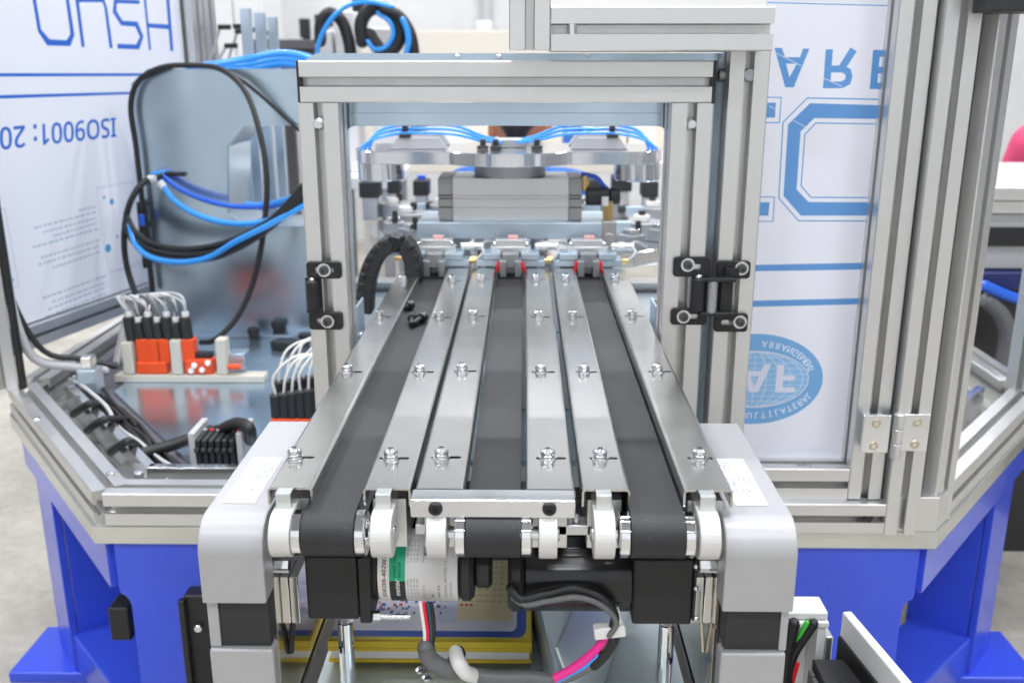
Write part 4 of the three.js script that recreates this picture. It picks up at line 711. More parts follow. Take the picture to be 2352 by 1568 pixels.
{
  const t = thing('terminal_block', 'black ribbed terminal block with grey end plates on the zinc floor', 'terminal block');
  const p0 = PY(442, 1068, YZ), p1 = PY(560, 1066, YZ), w = (p1.x - p0.x), zc = (p0.z) - 0.0379;
  for (const u of [0, 1]) part(t, 'end_plate', box(0.0114, 0.0568, 0.0757, 0.0025), M.cableGrey, [p0.x + w * (.02 + u * .94), YZ + 0.0297, zc]);
  for (let k = 0; k < 6; k++) { const x = p0.x + w * (.12 + k * .135); part(t, 'terminal', merge([at(box(w * .115, 0.0454, 0.0757, 0.0038), [0, 0.0233, 0]), at(lcyl(w * .05, 0.0151, 0.0013, 12), [0, 0.0278, 0.0379], [1.2, 0, 0])]), M.blackPlastic, [x, YZ, zc]); part(t, 'terminal_tag', box(w * .07, 0.0019, 0.0076, 0.0005), k % 2 ? M.red : M.cableGrey, [x, YZ + 0.0473, zc - 0.0076]); }
  cable('conduit', 'black corrugated conduit curling from the terminal block across the zinc floor', 'conduit', [PY(575, 1010, 0.6529), PY(572, 985, 0.6782), PY(550, 972, 0.6782), PY(525, 978, 0.6656), PY(500, 990, 0.6466), PY(450, 1003, 0.6340), PY(400, 1020, 0.6252), PY(350, 1035, 0.6214), PY(328, 1042, 0.6214)], 0.0107, M.rubber);
  part(things[things.length - 1], 'cable_tie', lcyl(0.0124, 0.0101, 0.0013, 16), M.whitePlastic, PY(440, 1006, 0.6315), [0, 0, 1.4]); 
}
{ // small hardware on the zinc floor
  for (const [u, v, r, h] of [[583, 778, 0.0151, 0.0278], [640, 770, 0.0177, 0.0379], [700, 788, 0.0151, 0.0252]]) { const p = PY(u, v, YZ); single('rubber_bumper', 'small black rubber bumper standing on the zinc floor sheet', 'bumper', lathe([[0, 0], [r * .8, 0], [r * .8, h * .5], [r, h * .55], [r, h * .95], [r * .9, h], [0, h]]), M.blackPlastic, [p.x, YZ + 0.0004, p.z], undefined, 'black bumpers on the zinc floor'); }
  const p = PY(655, 800, YZ); single('flat_sensor', 'flat black sensor box lying on the zinc floor', 'sensor', box(0.0568, 0.0202, 0.0442, 0.0038), M.blackPlastic, [p.x, YZ + 0.0107, p.z], [0, -.4, 0]);
  const c = PY(212, 905, YZ), t = thing('clear_clamp', 'small zinc clamp block near the table edge strip', 'clamp'); part(t, 'block', box(0.0379, 0.0568, 0.0379, 0.0025), M.zincRough, [c.x, YZ + 0.029, c.z]); part(t, 'clamp_cap', box(0.0227, 0.0252, 0.0252, 0.0025), M.chrome, [c.x, YZ + 0.0707, c.z]);
}
// cables lying in the trough between ring and edge strip
for (let k = 0; k < 16; k++) {
  const y = YP + 0.0076 + (k % 4) * 0.0101, off = 0.0656 + (k * 7 % 5) * 0.0076, pts = [];
  for (let i = 0; i <= 7; i++) { const f = i / 7, x = RB[0] + 0.0379 + (RA[0] - RB[0]) * f * .97, z = RB[1] - 0.0505 + (RA[1] - RB[1]) * f * .97; pts.push(V(x + off * .78 + rnd(-0.0076, 0.0076), y + rnd(-0.0025, 0.0076) + (k % 5 === 0 ? 0.0177 * Math.sin(f * 6) : 0), z - off * .62 + rnd(-0.0076, 0.0076))); }
  cable('trough_cable', k % 6 === 3 ? 'grey cable lying in the table edge trough' : 'black cable lying in the table edge trough', 'cable', pts, [0.0057, 0.0045, 0.0069, 0.0038][k % 4], k % 6 === 3 ? M.cableGrey : M.rubber, k % 6 === 3 ? 'grey cables in the trough' : 'black cables in the trough');
}
[[214, 925, 22, 16], [246, 962, 52, 2], [300, 1012, 24, 22]].forEach(([u, v, du, dv]) => cable('cable_end', 'black cable end curling over the edge strip onto the dark margin sheet', 'cable', [PY(u - 46, v + 26, YP + 0.0252), PY(u - 24, v + 10, YP + 0.0568), PY(u - 8, v + 2, YP + 0.0669), PY(u + du * .5, v + dv * .5, YZ + 0.0151), PY(u + du, v + dv, YZ + 0.005), PY(u + du + 14, v + dv + 12, YZ + 0.005)], 0.0076, M.rubber, 'cable ends over the edge strip'));
cable('grey_cable', 'thick grey cable bending down from the corner post into the trough', 'cable', [V(-1.0420, 1.5000, -1.8564), V(-1.0357, 0.9306, -1.8601), V(-1.0294, 0.7539, -1.8627), V(-1.0104, 0.6782, -1.8816), V(-0.9536, 0.6592, -1.9005), V(-0.8842, 0.6466, -1.9131)], 0.0095, M.cableGrey);
cable('black_cable', 'black cable bending down from the corner post beside the grey one', 'cable', [V(-1.0546, 1.5000, -1.8715), V(-1.0483, 0.9306, -1.8715), V(-1.0294, 0.7791, -1.8728), V(-0.9890, 0.6908, -1.8879), V(-0.9284, 0.6719, -1.9106), V(-0.8653, 0.6529, -1.9195)], 0.0063, M.rubber);

// ---------------------------------------------------------------- grippers at the far end
[[-.1675, 0], [-.0255, 1], [.119, 1]].forEach(([x, red], i) => {
  const t = thing('pneumatic_gripper', ['zinc gripper with grey fingers at the end of the lane holding loose screws', 'zinc gripper with red-tipped fingers at the end of the middle lane', 'zinc gripper with red-tipped fingers at the end of the lane by the hinge post'][i], 'gripper', 'grippers at the conveyor ends');
  const z = -1.79, b = (n, w, h, d, m, p, r) => part(t, n, box(w, h, d, .0012), m, [x + p[0], p[1], z + p[2]], r);
  b('base_plate', .128, .012, .05, M.zincRough, [0, .9075, 0]); b('base_leg', .1, .29, .03, M.alu, [0, .7555, -.012]);
  for (const s of [-1, 1]) { b('clamp_pad', .034, .012, .05, M.zincRough, [s * .036, .9205, .002]); b('finger', .012, .03, .03, red ? M.gunmetal : M.gunmetal, [s * .014, .902, .036]); if (red) part(t, 'red_tip', lathe([[0, .012], [.004, .011], [.0055, .004], [.0045, -.008], [0, -.01]], 12), M.red, [x + s * .0215, .905, z + .044], [.3, 0, s * .2]); }
  b('jaw_body', .03, .026, .03, M.gunmetal, [0, .916, .028]);
  b('gripper_body', .076, .012, .03, M.alu, [0, .929, -.012]); b('cap_plate', .06, .012, .026, M.alu, [0, .9415, -.014]);
  for (const s of [-1, 1]) part(t, 'cap_screw', lcyl(.0035, .012), M.screw, [x + s * .031, .941, z + .0], RZ);
  for (const s of [-1, 1]) part(t, 'pin', lcyl(.002, .014), M.screw, [x + s * .026, .95, z - .012]);
  b('tinted_tag', .02, .007, .012, std([.75, .42, .42], .5), [.004, .951, -.012]);
  part(t, 'cylinder', lcyl(.0075, .046, .002), M.alu, [x + .068, .933, z - .015], RX); part(t, 'white_ring', lcyl(.0085, .012, .001), M.whitePlastic, [x + .066, .933, z - .015], RX);
  part(t, 'air_nipple', lcyl(.005, .014), M.brass, [x - .07, .915, z + .015], RX); part(t, 'air_nipple', lcyl(.005, .014), M.brass, [x + .07, .912, z + .02], RX);
  part(t, 'air_line', tube([V(x + .075, .912, z + .02), V(x + .09, .925, z + .01), V(x + .085, .935, z - .02), V(x + .10, .935, z - .05), V(x + .12, .92, z - .07)], .003, 24), M.cableGrey);
});

// ---------------------------------------------------------------- rotary actuator with arm
{
  const z = -1.875, t = thing('rotary_actuator', 'grey rotary actuator block with dark end caps on a zinc platform', 'actuator');
  const P = (u, v) => PZ(u, v, z), y0 = P(1170, 506).y, y1 = P(1170, 410).y, xa = P(1006, 460).x, xb = P(1040, 460).x, xc = P(1306, 460).x, xd = P(1337, 460).x, D = .13;
  const g1 = P(0, 447).y, g2 = P(0, 454).y, g3 = P(0, 474).y;
  const body = shapeOf([[0, y0], [0, g3 - .0015], [-.005, g3 - .0015], [-.005, g3 + .0015], [0, g3 + .0015], [0, g2 - .001], [-.005, g2 - .001], [-.005, g2 + .001], [0, g2 + .001], [0, g1 - .001], [-.005, g1 - .001], [-.005, g1 + .001], [0, g1 + .001], [0, y1], [-D, y1], [-D, y0]]);
  part(t, 'body', new THREE.ExtrudeGeometry(body, { depth: xc - xb, bevelEnabled: false }).rotateY(-Math.PI / 2).translate(0, 0, 0), M.alu, [xc, 0, z], [0, 0, 0]);
  M.capGrey = std([.36, .35, .34], .42, .6);
  for (const [A, B] of [[xa, xb - .0004], [xc + .0004, xd]]) { const c = part(t, 'end_cap', spanBox(A, B, y0, y1 + .001, z - .001, z - D + .01, .002), M.capGrey); for (const g of [g1, g2, g3]) part(c, 'cap_groove', spanBox(A + .001, B - .001, g - .0012, g + .0012, z - .0008, z - .0012, 0), M.blackMetal); }
  part(t, 'neck', lcyl(.0715, .03, .001, 48), M.gunmetal, [P(1170, 400).x, y1 + .0155, z - D / 2 + .004]);
  const pz = z + .03, q0 = PZ(0, 546, pz).y, q1 = PZ(0, 516, pz).y, X0 = PZ(958, 530, pz).x, X1 = PZ(1398, 530, pz).x;
  part(t, 'platform', spanBox(X0, X1, q0, y0 - .0004, pz, z - D, .0012), M.zincRough);
  for (const u of [978, 1100, 1228, 1385]) part(t, 'guide_post', lcyl(.01, q0 - YZ - .001, .001), M.chrome, [PZ(u, 560, pz - .03).x, (q0 + YZ) / 2, pz - .04]);
  for (const u of [1055, 1330]) part(t, 'support_block', box(.045, q0 - YZ - .002, .05, .001), M.alu, [PZ(u, 560, pz - .06).x, (q0 + YZ) / 2, pz - .08]);
  const v1 = thing('air_valve', 'black flow control valve with brass elbow on the actuator end', 'valve');
  part(v1, 'valve_body', lcyl(.0185, .045, .002), M.blackPlastic, PZ(1372, 450, z - .02), RX); part(v1, 'valve_knob', lcyl(.017, .02, .002), M.blackPlastic, PZ(1412, 450, z - .02), RX); part(v1, 'brass_elbow', merge([at(lcyl(.008, .02), [0, 0, 0], RX), at(lcyl(.009, .03), [0, .0, 0])]), M.brass, PZ(1342, 420, z - .02));
  part(v1, 'brass_nut', lcyl(.011, .05, .001, 6), M.brass, PZ(1396, 490, z - .01)); part(v1, 'white_collar', lcyl(.007, .018), M.whitePlastic, PZ(1390, 462, z + .01)); part(v1, 'drain_block', box(.028, .04, .03, .002), M.capGrey, PZ(1398, 530, z + .02)); part(v1, 'drain_screw', lcyl(.012, .02, .001, 8), M.capGrey, PZ(1398, 548, z + .03), RZ);
  part(v1, 'hose', tube([PZ(1340, 400, z - .02), PZ(1370, 408, z - .02), PZ(1385, 425, z - .02), PZ(1400, 440, z - .02)], .005, 20), M.tubeDeep);
  // arm
  const a = thing('rotary_carrier', 'wide aluminium rotary arm plate with raised end blocks on the actuator', 'rotary arm');
  const cx = P(1168, 380).x, cz = z - D / 2 + .004, ya = y1 + .031, yA = ya + .024, half = .302, pts = [];
  const hw = (x) => Math.max(.088 + .02 * Math.cos(x * 3), Math.sqrt(Math.max(0, .155 ** 2 - x * x)));
  for (let i = 0; i <= 60; i++) { const x = -half + 2 * half * i / 60, e = Math.max(0, Math.abs(x) - (half - .05)) / .05; pts.push([cx + x, -(cz) - hw(x) * Math.sqrt(Math.max(.05, 1 - e * e))]); }
  for (let i = 60; i >= 0; i--) { const x = -half + 2 * half * i / 60, e = Math.max(0, Math.abs(x) - (half - .05)) / .05; pts.push([cx + x, -(cz) + hw(x) * Math.sqrt(Math.max(.05, 1 - e * e))]); }
  part(a, 'arm_plate', ext(shapeOf(pts), yA - ya, .001).rotateX(-Math.PI / 2).translate(0, ya, 0), M.aluCut);
  for (const s of [-1, 1]) {
    const bx = cx + s * .175, w = .055; const tz = shapeOf([[-w, 0], [w, 0], [w * .72, .022], [-w * .72, .022]]);
    for (const dz of [.035, -.06]) part(a, 'raised_block', ext(tz, .03, .001), M.coverGrey, [bx, yA + .0004, cz + dz - .01]);
    part(a, 'end_barrel', lcyl(.045, .036, .002, 40), M.aluCut, [cx + s * (half - .05), ya - .0185, cz + .03]);
    part(a, 'black_clip', box(.016, .012, .008, .001), M.blackPlastic, [cx + s * (half - .035), yA - .006, cz + .086 - (0.012)]);
  }
  part(a, 'hub_block', box(.07, .016, .05, .002), M.gunmetal, [cx, yA + .0085, cz - .01]);
  const hosePts = (s, k) => { const zf = cz + .05 - k * .014, h = .007 * k; return [V(cx + s * (.285 - k * .006), yA + .002, zf + .012), V(cx + s * (.268 - k * .005), yA + .016 + h, zf + .01), V(cx + s * .225, yA + .028 + h, zf), V(cx + s * .17, yA + .031 + h, zf), V(cx + s * .105, yA + .028 + h, zf - .003), V(cx + s * .05, yA + .015 + h * .5, zf - .012), V(cx + s * .015, yA + .012, zf - .03)]; };
  for (const s of [-1, 1]) for (let k = 0; k < 3; k++) cable('arm_hose', s < 0 ? 'light blue air hose arching over the rotary arm on the chain side' : 'light blue air hose arching over the rotary arm on the valve side', 'hose', hosePts(s, k), .0031, M.tubeBlue, s < 0 ? 'arm hoses on the chain side' : 'arm hoses on the valve side');
  for (const [dx, n] of [[-.2, 3], [.2, 3], [-.05, 1], [-.025, 1], [.055, 1]]) { const t2 = thing('hose_clip', 'small black clip holding the blue hoses on the rotary arm', 'clip', 'black hose clips on the arm'); part(t2, 'clip_base', box(.022, .006, .02, .001), M.blackPlastic, [cx + dx, yA + (n > 1 ? .026 : .004), cz + .052]); part(t2, 'clip_band', box(.011, n > 1 ? .03 : .014, .012, .002), M.blackPlastic, [cx + dx, yA + (n > 1 ? .044 : .012), cz + .045]); }
}
// cable chain
{
  const t = thing('cable_chain', 'black plastic cable chain curving up beside the first gripper', 'cable chain'), z = -1.72;
  const c = new THREE.CatmullRomCurve3(W([[838, 712], [842, 660], [855, 608], [878, 572], [905, 557], [930, 562], [947, 590], [952, 640]], z)), N = 13;
  for (let i = 0; i < N; i++) { const p = c.getPointAt((i + .5) / N), d = c.getTangentAt((i + .5) / N); part(t, 'chain_link', merge([at(box(.031, .0235, .045, .004), [0, 0, 0]), at(box(.011, .012, .049, .003), [-.008, .004, 0])]), i % 5 === 3 ? M.blackGloss : M.blackPlastic, p, [0, 0, Math.atan2(-d.x, d.y)]); }
}
// index table behind
{
  const t = thing('index_table', 'bright round aluminium index table behind the rotary actuator', 'index table'), zc = -2.55;
  part(t, 'table_disc', lcyl(.44, .035, .002, 72), M.aluCut, [0.03, .835, zc]); part(t, 'pedestal', lcyl(.2, .208, .003, 40), M.alu, [.03, YZ + .1045, zc]);
  [[-.19, -2.33, 1], [.30, -2.36, 1], [-.30, -2.5, 0], [.36, -2.62, 0], [-.12, -2.8, 0], [.14, -2.82, 0], [.02, -2.86, 0], [-.22, -2.66, 0], [.25, -2.7, 0], [-.05, -2.62, 0], [.12, -2.64, 0], [-.36, -2.68, 0]].forEach(([x, z, near], i) => {
    const f = thing('index_fixture', near ? (x < 0 ? 'round steel fixture with black knob on the index table by the cable chain' : 'round steel fixture with black knob on the index table by the valve') : 'steel fixture with black knob on the far side of the index table', 'fixture', near ? undefined : 'fixtures on the index table');
    const y = .8528, s = x < 0 ? 1 : -1; part(f, 'fixture_body', lcyl(.045, .042, .002, 32), M.gunmetal, [x, y + .0212, z]); part(f, 'fixture_cap', lcyl(.02, .014, .001), M.whitePlastic, [x - .01, y + .05, z]);
    part(f, 'fixture_arm', box(.05, .026, .026, .002), M.zincRough, [x + s * .06, y + .03, z + .01]); part(f, 'knob', lcyl(.012, .02, .002), M.blackPlastic, [x + s * .095, y + .036, z + .01], RX); part(f, 'knob_post', lcyl(.009, .02), M.blackPlastic, [x + s * .01, y + .058, z]);
  });
}
// work nests round the index table
for (let k = 0; k < 9; k++) {
  const a = R(200 + k * 17.5), x = .03 + .385 * Math.cos(a), z = -2.55 - .385 * Math.sin(a), t = thing('work_nest', 'small steel work nest with black clamp on the rim of the index table', 'work nest', 'work nests on the index table rim');
  part(t, 'nest_block', box(.05, .03, .045, .002), M.gunmetal, [x, .8682, z], [0, a, 0]); part(t, 'nest_pad', box(.03, .012, .03, .002), M.aluCut, [x, .8895, z], [0, a, 0]); part(t, 'nest_clamp', lcyl(.007, .03, .001), M.blackPlastic, [x + .02 * Math.cos(a + 1.5), .8985, z - .02 * Math.sin(a + 1.5)]);
}
// valve bodies behind the index table
[[850, 405, .05], [905, 396, .03], [968, 402, .04], [1028, 398, .03], [1362, 400, .035], [1428, 392, .05], [1492, 404, .04]].forEach(([u, v, w], i) => {
  const z = -2.66 - (i % 3) * .05, a = PZ(u, v, z), t = thing('air_valve_block', i < 4 ? 'black air valve block behind the index table on the cable chain side' : 'black air valve block behind the index table on the flow valve side', 'valve block', i < 4 ? 'valve blocks on the chain side' : 'valve blocks on the flow valve side');
  part(t, 'valve_foot', spanBox(a.x - w * .4, a.x + w * .4, .853, a.y - .055, z - .03, z + .03, .002), M.alu); part(t, 'valve_body', spanBox(a.x - w * .55, a.x + w * .55, a.y - .0548, a.y - .012, z - .035, z + .035, .003), M.blackPlastic); part(t, 'valve_cap', lcyl(w * .3, .012, .001), i % 2 ? M.chrome : M.tubeDeep, [a.x, a.y - .0055, z]);
});
// side brackets of the conveyor near the door
for (const [u, v, s] of [[828, 745, -1], [1500, 745, 1]]) {
  const t = thing('sensor_bracket', s < 0 ? 'small steel sensor bracket beside the conveyor under the cable chain' : 'small steel sensor bracket between the conveyor and the door post', 'bracket'), z = -1.47, p = PZ(u, v, z);
  part(t, 'bracket_plate', box(.003, .075, .06, .0008), M.zincRough, [p.x, p.y, z]); part(t, 'bracket_foot', spanBox(p.x - .014, p.x + .014, YZ + .0005, p.y - .034, z - .02, z + .02, .001), M.alu); part(t, 'bracket_screw', lcyl(.006, .008), M.screw, [p.x + s * -.004, p.y - .012, z + .022], RX); part(t, 'sensor_head', box(.014, .02, .02, .002), M.blackPlastic, [p.x + s * .008, p.y + .028, z]); part(t, 'sensor_lead', tube([V(p.x + s * .008, p.y + .035, z), V(p.x + s * .02, p.y + .045, z), V(p.x + s * .03, p.y + .03, z), V(p.x + s * .02, p.y - .02, z - .01)], .003, 20), M.cableGrey);
}

// ---------------------------------------------------------------- switch box lower right
{
  const t = thing('switch_box', 'open white switch box with cables beside the grey column', 'switch box'), z = -.96;
  const P = (u, v) => PZ(u, v, z), x0 = P(1740, 1400).x, x1 = P(1905, 1400).x, y1 = P(1850, 1407).y, yb = .35;
  const yl = P(1850, 1426).y, zk = z - .036;
  part(t, 'top_lid', spanBox(x0, x1, yl + .001, y1, z - .0005, zk, .002), M.white); part(t, 'front_lip', spanBox(x0, x1 + .001, P(1850, 1438).y, yl, z + .003, z - .02, .0015), M.white);
  part(t, 'side_wall', spanBox(x1 - .01, x1, yb, P(1850, 1439).y, z - .002, zk, .001), M.white); part(t, 'back_wall', spanBox(x0, x1 - .0105, yb, yl - .002, zk + .004, zk, 0), M.white); part(t, 'box_floor', spanBox(x0, x1, yb - .01, yb - .0005, z, zk, 0), M.white);
  part(t, 'box_leg', spanBox(x0 + .01, x1 - .01, 0, yb - .0105, z - .005, z - .03, 0), M.alu);
  part(t, 'hinge_strip', spanBox(P(1912, 1400).x, P(1930, 1400).x, yb, P(0, 1460).y, z - .01, z - .04, .002), M.alu);
  const a = PY(1945, 1408, y1 - .003), b = PY(2090, 1580, y1 - .003), d = b.clone().sub(a), L = d.length();
  part(t, 'door', box(L, .34, .011, .002), M.white, [(a.x + b.x) / 2, y1 - .17, (a.z + b.z) / 2], [0, Math.atan2(-d.z, d.x), 0]);
  part(t, 'door_seal', box(L * .9, .3, .004, .001), M.rubber, [(a.x + b.x) / 2 - .007, y1 - .18, (a.z + b.z) / 2 - .004], [0, Math.atan2(-d.z, d.x), 0]);
  const k = thing('relay_block', 'black ribbed relay block inside the open white switch box', 'relay');
  const q0 = PY(1858, 1512, .62), q1 = PY(2000, 1505, .62); part(k, 'relay_body', spanBox(q0.x + .004, q1.x - .004, .50, .62, q0.z + .075, q0.z, .002), M.blackPlastic); for (let i = 0; i < 5; i++) part(k, 'relay_rib', box(.005, .05, .012, .001), M.sleeve, [q0.x + .001, .585, q0.z + .012 + i * .014]);
  part(k, 'relay_foot', spanBox(q0.x + .02, q1.x - .02, 0, .4995, q0.z + .06, q0.z + .01, 0), M.alu);
  const zc = z + .004, G = (l, r, m, lab) => cable('box_cable', lab, 'cable', W(l.map(([u, v]) => [u + 24, v]), zc), r, m);
  G([[1830, 1430], [1812, 1465], [1802, 1490], [1788, 1520], [1780, 1565], [1782, 1600]], .0032, M.green, 'green and long earth wire leaving the white switch box');
  G([[1808, 1432], [1800, 1455], [1792, 1480], [1780, 1500]], .003, M.green, 'short green wire at the top of the white switch box');
  G([[1845, 1432], [1825, 1460], [1800, 1500], [1785, 1550], [1790, 1600]], .006, M.rubber, 'black cable next to the green wire in the switch box');
  G([[1800, 1432], [1790, 1470], [1782, 1520], [1775, 1580]], .007, M.rubber, 'thick black cable at the column side of the switch box');
  single('red_tag', 'small red and white tag hanging in the switch box', 'tag', box(.006, .03, .004, .001), M.red, PZ(1825, 1545, zc), [0, 0, -.15]);
}

// ---------------------------------------------------------------- surroundings
{
  const t = thing('workbench', 'dark workbench with black legs against the far wall', 'workbench'), z = -5.2, P = (u, v) => PZ(u, v, z);
  const a = P(560, 90), b = P(760, 112); part(t, 'bench_top', spanBox(a.x, b.x, a.y - .05, a.y, z, z - .7, .005), M.darkPlate); for (const x of [a.x + .06, b.x - .06]) for (const zz of [z - .06, z - .64]) part(t, 'leg', spanBox(x - .03, x + .03, 0, a.y - .0505, zz - .03, zz + .03, .003), M.darkPlate);
  part(t, 'drawer', spanBox(a.x + .12, a.x + .4, a.y - .35, a.y - .051, z - .02, z - .6, .005), M.darkWood);
  [[665, 692, 38, 84], [702, 746, 28, 58]].forEach(([u0, u1, v0, v1], i) => { const m = thing('monitor', i ? 'small black monitor on the far wall arm' : 'black upright screen on the far workbench', 'monitor'); const A = P(u0, v0), B = P(u1, v1); part(m, 'screen', spanBox(A.x, B.x, B.y, A.y, z - .2, z - .24, .005), M.blackPlastic); part(m, 'stand', spanBox((A.x + B.x) / 2 - .02, (A.x + B.x) / 2 + .02, a.y + .001, B.y + .05, z - .241, z - .26, .002), M.blackMetal); });
  const c = thing('white_cabinet', 'tall white cabinet standing at the far wall', 'cabinet'); const A = PZ(470, 0, -6.2).x, B = PZ(600, 0, -6.2).x; part(c, 'carcass', spanBox(A, B, 0, 2.1, -6.2, -6.7, .01), M.white); part(c, 'door', spanBox(A + .02, (A + B) / 2 - .005, .1, 2.05, -6.18, -6.199, .004), M.white); part(c, 'door', spanBox((A + B) / 2 + .005, B - .02, .1, 2.05, -6.18, -6.199, .004), M.white);
  const p = thing('wall_conduit', 'grey conduit pipe with white junction box on the far wall', 'conduit'); const q = PZ(1117, 40, -7.15); part(p, 'pipe', lcyl(.04, 3.4, .002), M.cableGrey, [q.x, 2.5, -7.14]); part(p, 'junction_box', box(.12, .2, .08, .01), M.whitePlastic, PZ(1112, 82, -7.13));
}
{ // test stand with looped cable chains behind the door
  const t = thing('test_stand', 'white test stand with sensors behind the door frame', 'test stand'), z = -3.3, P = (u, v) => PZ(u, v, z);
  for (const [u0, u1, v] of [[706, 748, 66], [752, 800, 20], [838, 890, 60]]) { const A = P(u0, v), B = P(u1, v); part(t, 'housing', spanBox(A.x, B.x, .9, A.y, z - .1, z - .25, .008), M.white); }
  const A = P(690, 60), B = P(900, 60); part(t, 'stand_table', spanBox(A.x, B.x, .86, .9, z + .05, z - .4, .005), M.white); for (const x of [A.x + .03, B.x - .03]) for (const zz of [z + .02, z - .36]) part(t, 'leg', spanBox(x - .02, x + .02, 0, .8595, zz - .02, zz + .02, .003), M.alu);
  part(t, 'black_bracket', box(.05, .04, .04, .004), M.blackPlastic, PZ(828 - 0, 12, z));
  const loops = [[[735, 95], [738, 50], [757, 30], [782, 45], [800, 90], [806, 130]], [[832, 95], [830, 50], [850, 22], [885, 20], [910, 45], [918, 85], [905, 110], [880, 118], [862, 100], [850, 80]], [[880, 20], [915, 35], [940, 70], [950, 110], [952, 140]]];
  loops.forEach((l, i) => cable('chain_loop', ['black cable chain arching over the first white housing', 'black cable chain coiled in a ring over the test stand', 'black cable chain dropping beside the coiled ring'][i], 'cable chain', W(l, z + .02 + i * .02), [.02, .022, .018][i], M.rubber));
  cable('blue_hose', 'blue hose coiled inside the black ring on the test stand', 'hose', W([[868, 30], [895, 50], [903, 80], [885, 108], [858, 112], [845, 95]], z + .06), .008, M.tubeBlue);
  cable('blue_hose', 'blue hose falling along the outer black chain of the test stand', 'hose', W([[925, 45], [935, 70], [938, 95], [932, 125]], z + .08), .01, M.tubeBlue);
  cable('blue_hose', 'blue hose arching up over the white housings of the test stand', 'hose', W([[725, 140], [735, 90], [760, 45], [800, 12], [850, 5], [900, 15]], z + .07), .008, M.tubeBlue);
  const s = thing('sensor_tree', 'thin sensor stalks with black heads near the panel stile', 'sensor stand');
  for (const [u, v, u2] of [[505, 62, 480], [545, 72, 520], [520, 105, 500]]) { part(s, 'stalk', tube(W([[u2, 170], [u2 + 6, 130], [u, v]], -2.78), .0038, 16), M.cableGrey); part(s, 'sensor_head', at(box(.035, .013, .015, .002), PZ(u + 10, v, -2.78)), M.blackPlastic); }
  part(s, 'stalk_base', spanBox(PZ(470, 170, -2.78).x, PZ(560, 170, -2.78).x, YZ + .001, PZ(470, 165, -2.78).y, -2.77, -2.79, .002), M.zincRough);
}
{ // shelves and bins seen through the opening
  const z = -4.6, P = (u, v) => PZ(u, v, z), t = thing('assembly_bench', 'cream assembly bench far behind the index table', 'workbench');
  const a = P(780, 372), b = P(1640, 372); part(t, 'bench_top', spanBox(a.x, b.x, a.y - .05, a.y, z, z - .8, .006), M.cream); for (const x of [a.x + .08, (a.x + b.x) / 2, b.x - .08]) part(t, 'leg', spanBox(x - .04, x + .04, 0, a.y - .0505, z - .45, z - .37, .004), M.alu); part(t, 'back_board', spanBox(a.x, b.x, a.y + .0005, a.y + .62, z - .79, z - .82, .004), M.cream);
  [[880, 925, M.tubeDeep], [930, 958, M.darkPlate], [1300, 1345, M.shirt], [1352, 1380, M.green], [1385, 1450, M.cream], [1455, 1520, M.white], [1010, 1085, M.white]].forEach(([u0, u1, m], i) => { const bx = thing('parts_bin', ['deep blue parts bin', 'dark grey parts bin', 'navy blue parts bin', 'small green parts bin', 'cream carton', 'white carton near the bench end', 'white carton near the bench middle'][i] + ' on the far assembly bench', 'bin', 'bins on the assembly bench'); const A = P(u0, 372).x, B = P(u1, 372).x, h = .12 + .04 * (i % 3); part(bx, 'bin_wall', merge([spanBox(A, B, a.y + .001, a.y + h, z - .25, z - .26, 0), spanBox(A, B, a.y + .001, a.y + h, z - .5, z - .51, 0), spanBox(A, A + .01, a.y + .001, a.y + h, z - .26, z - .5, 0), spanBox(B - .01, B, a.y + .001, a.y + h, z - .26, z - .5, 0)]), m); part(bx, 'bin_floor', spanBox(A + .01, B - .01, a.y + .001, a.y + h - .04, z - .261, z - .499, 0), m); });
}
// machine on the right, seen past the angled post
{
  const t = thing('side_machine', 'grey electronics cabinet with black front strip beyond the angled post', 'cabinet'), z = -2.3, P = (u, v) => PZ(u, v, z);
  const x0 = P(2255, 500).x, x1 = x0 + .7, y = (v) => P(2300, v).y;
  part(t, 'white_top', spanBox(x0, x1, y(462), y(428), z, z - .6, .006), M.alu); part(t, 'upper_rail', spanBox(x0, x1, y(492), y(463), z - .01, z - .6, .003), M.alu); part(t, 'case', spanBox(x0, x1, y(622), y(493), z - .02, z - .6, .004), M.coverGrey);
  part(t, 'black_strip', spanBox(x0 + .005, x1, y(568), y(524), z - .012, z - .0198, .001), M.blackGloss); part(t, 'name_plate', spanBox(P(2290, 0).x, P(2325, 0).x, y(552), y(538), z - .009, z - .0118, .0005), M.cableGrey); part(t, 'paper_label', spanBox(P(2280, 0).x, P(2318, 0).x, y(588), y(574), z - .0185, z - .0197, 0), M.paper);
  part(t, 'plinth', spanBox(x0 + .02, x1, 0, y(623), z - .05, z - .6, .004), M.blackPlastic); part(t, 'blue_cover', spanBox(x0 + .01, x1, y(665), y(624), z + .01, z - .04, .004), M.navy ??= std([.012, .02, .12], .3));
  cable('blue_hose', 'deep blue hose sagging below the grey electronics cabinet', 'hose', W([[2262, 655], [2290, 668], [2320, 680], [2360, 692]], z + .06), .013, M.tubeDeep);
  cable('black_cable', 'thick black cable hanging below the grey electronics cabinet', 'cable', W([[2270, 690], [2300, 720], [2315, 770], [2305, 830], [2290, 880]], z + .05), .02, M.sleeve);
  const w = thing('lamp_arm', 'black overhead bracket at the top of the angled post', 'bracket'); const A = PZ(2262, 20, -1.29), B = PZ(2380, 2, -1.29); part(w, 'arm', spanBox(A.x, B.x + .1, A.y - .004, A.y + .06, -1.27, -1.34, .003), M.blackPlastic);
}

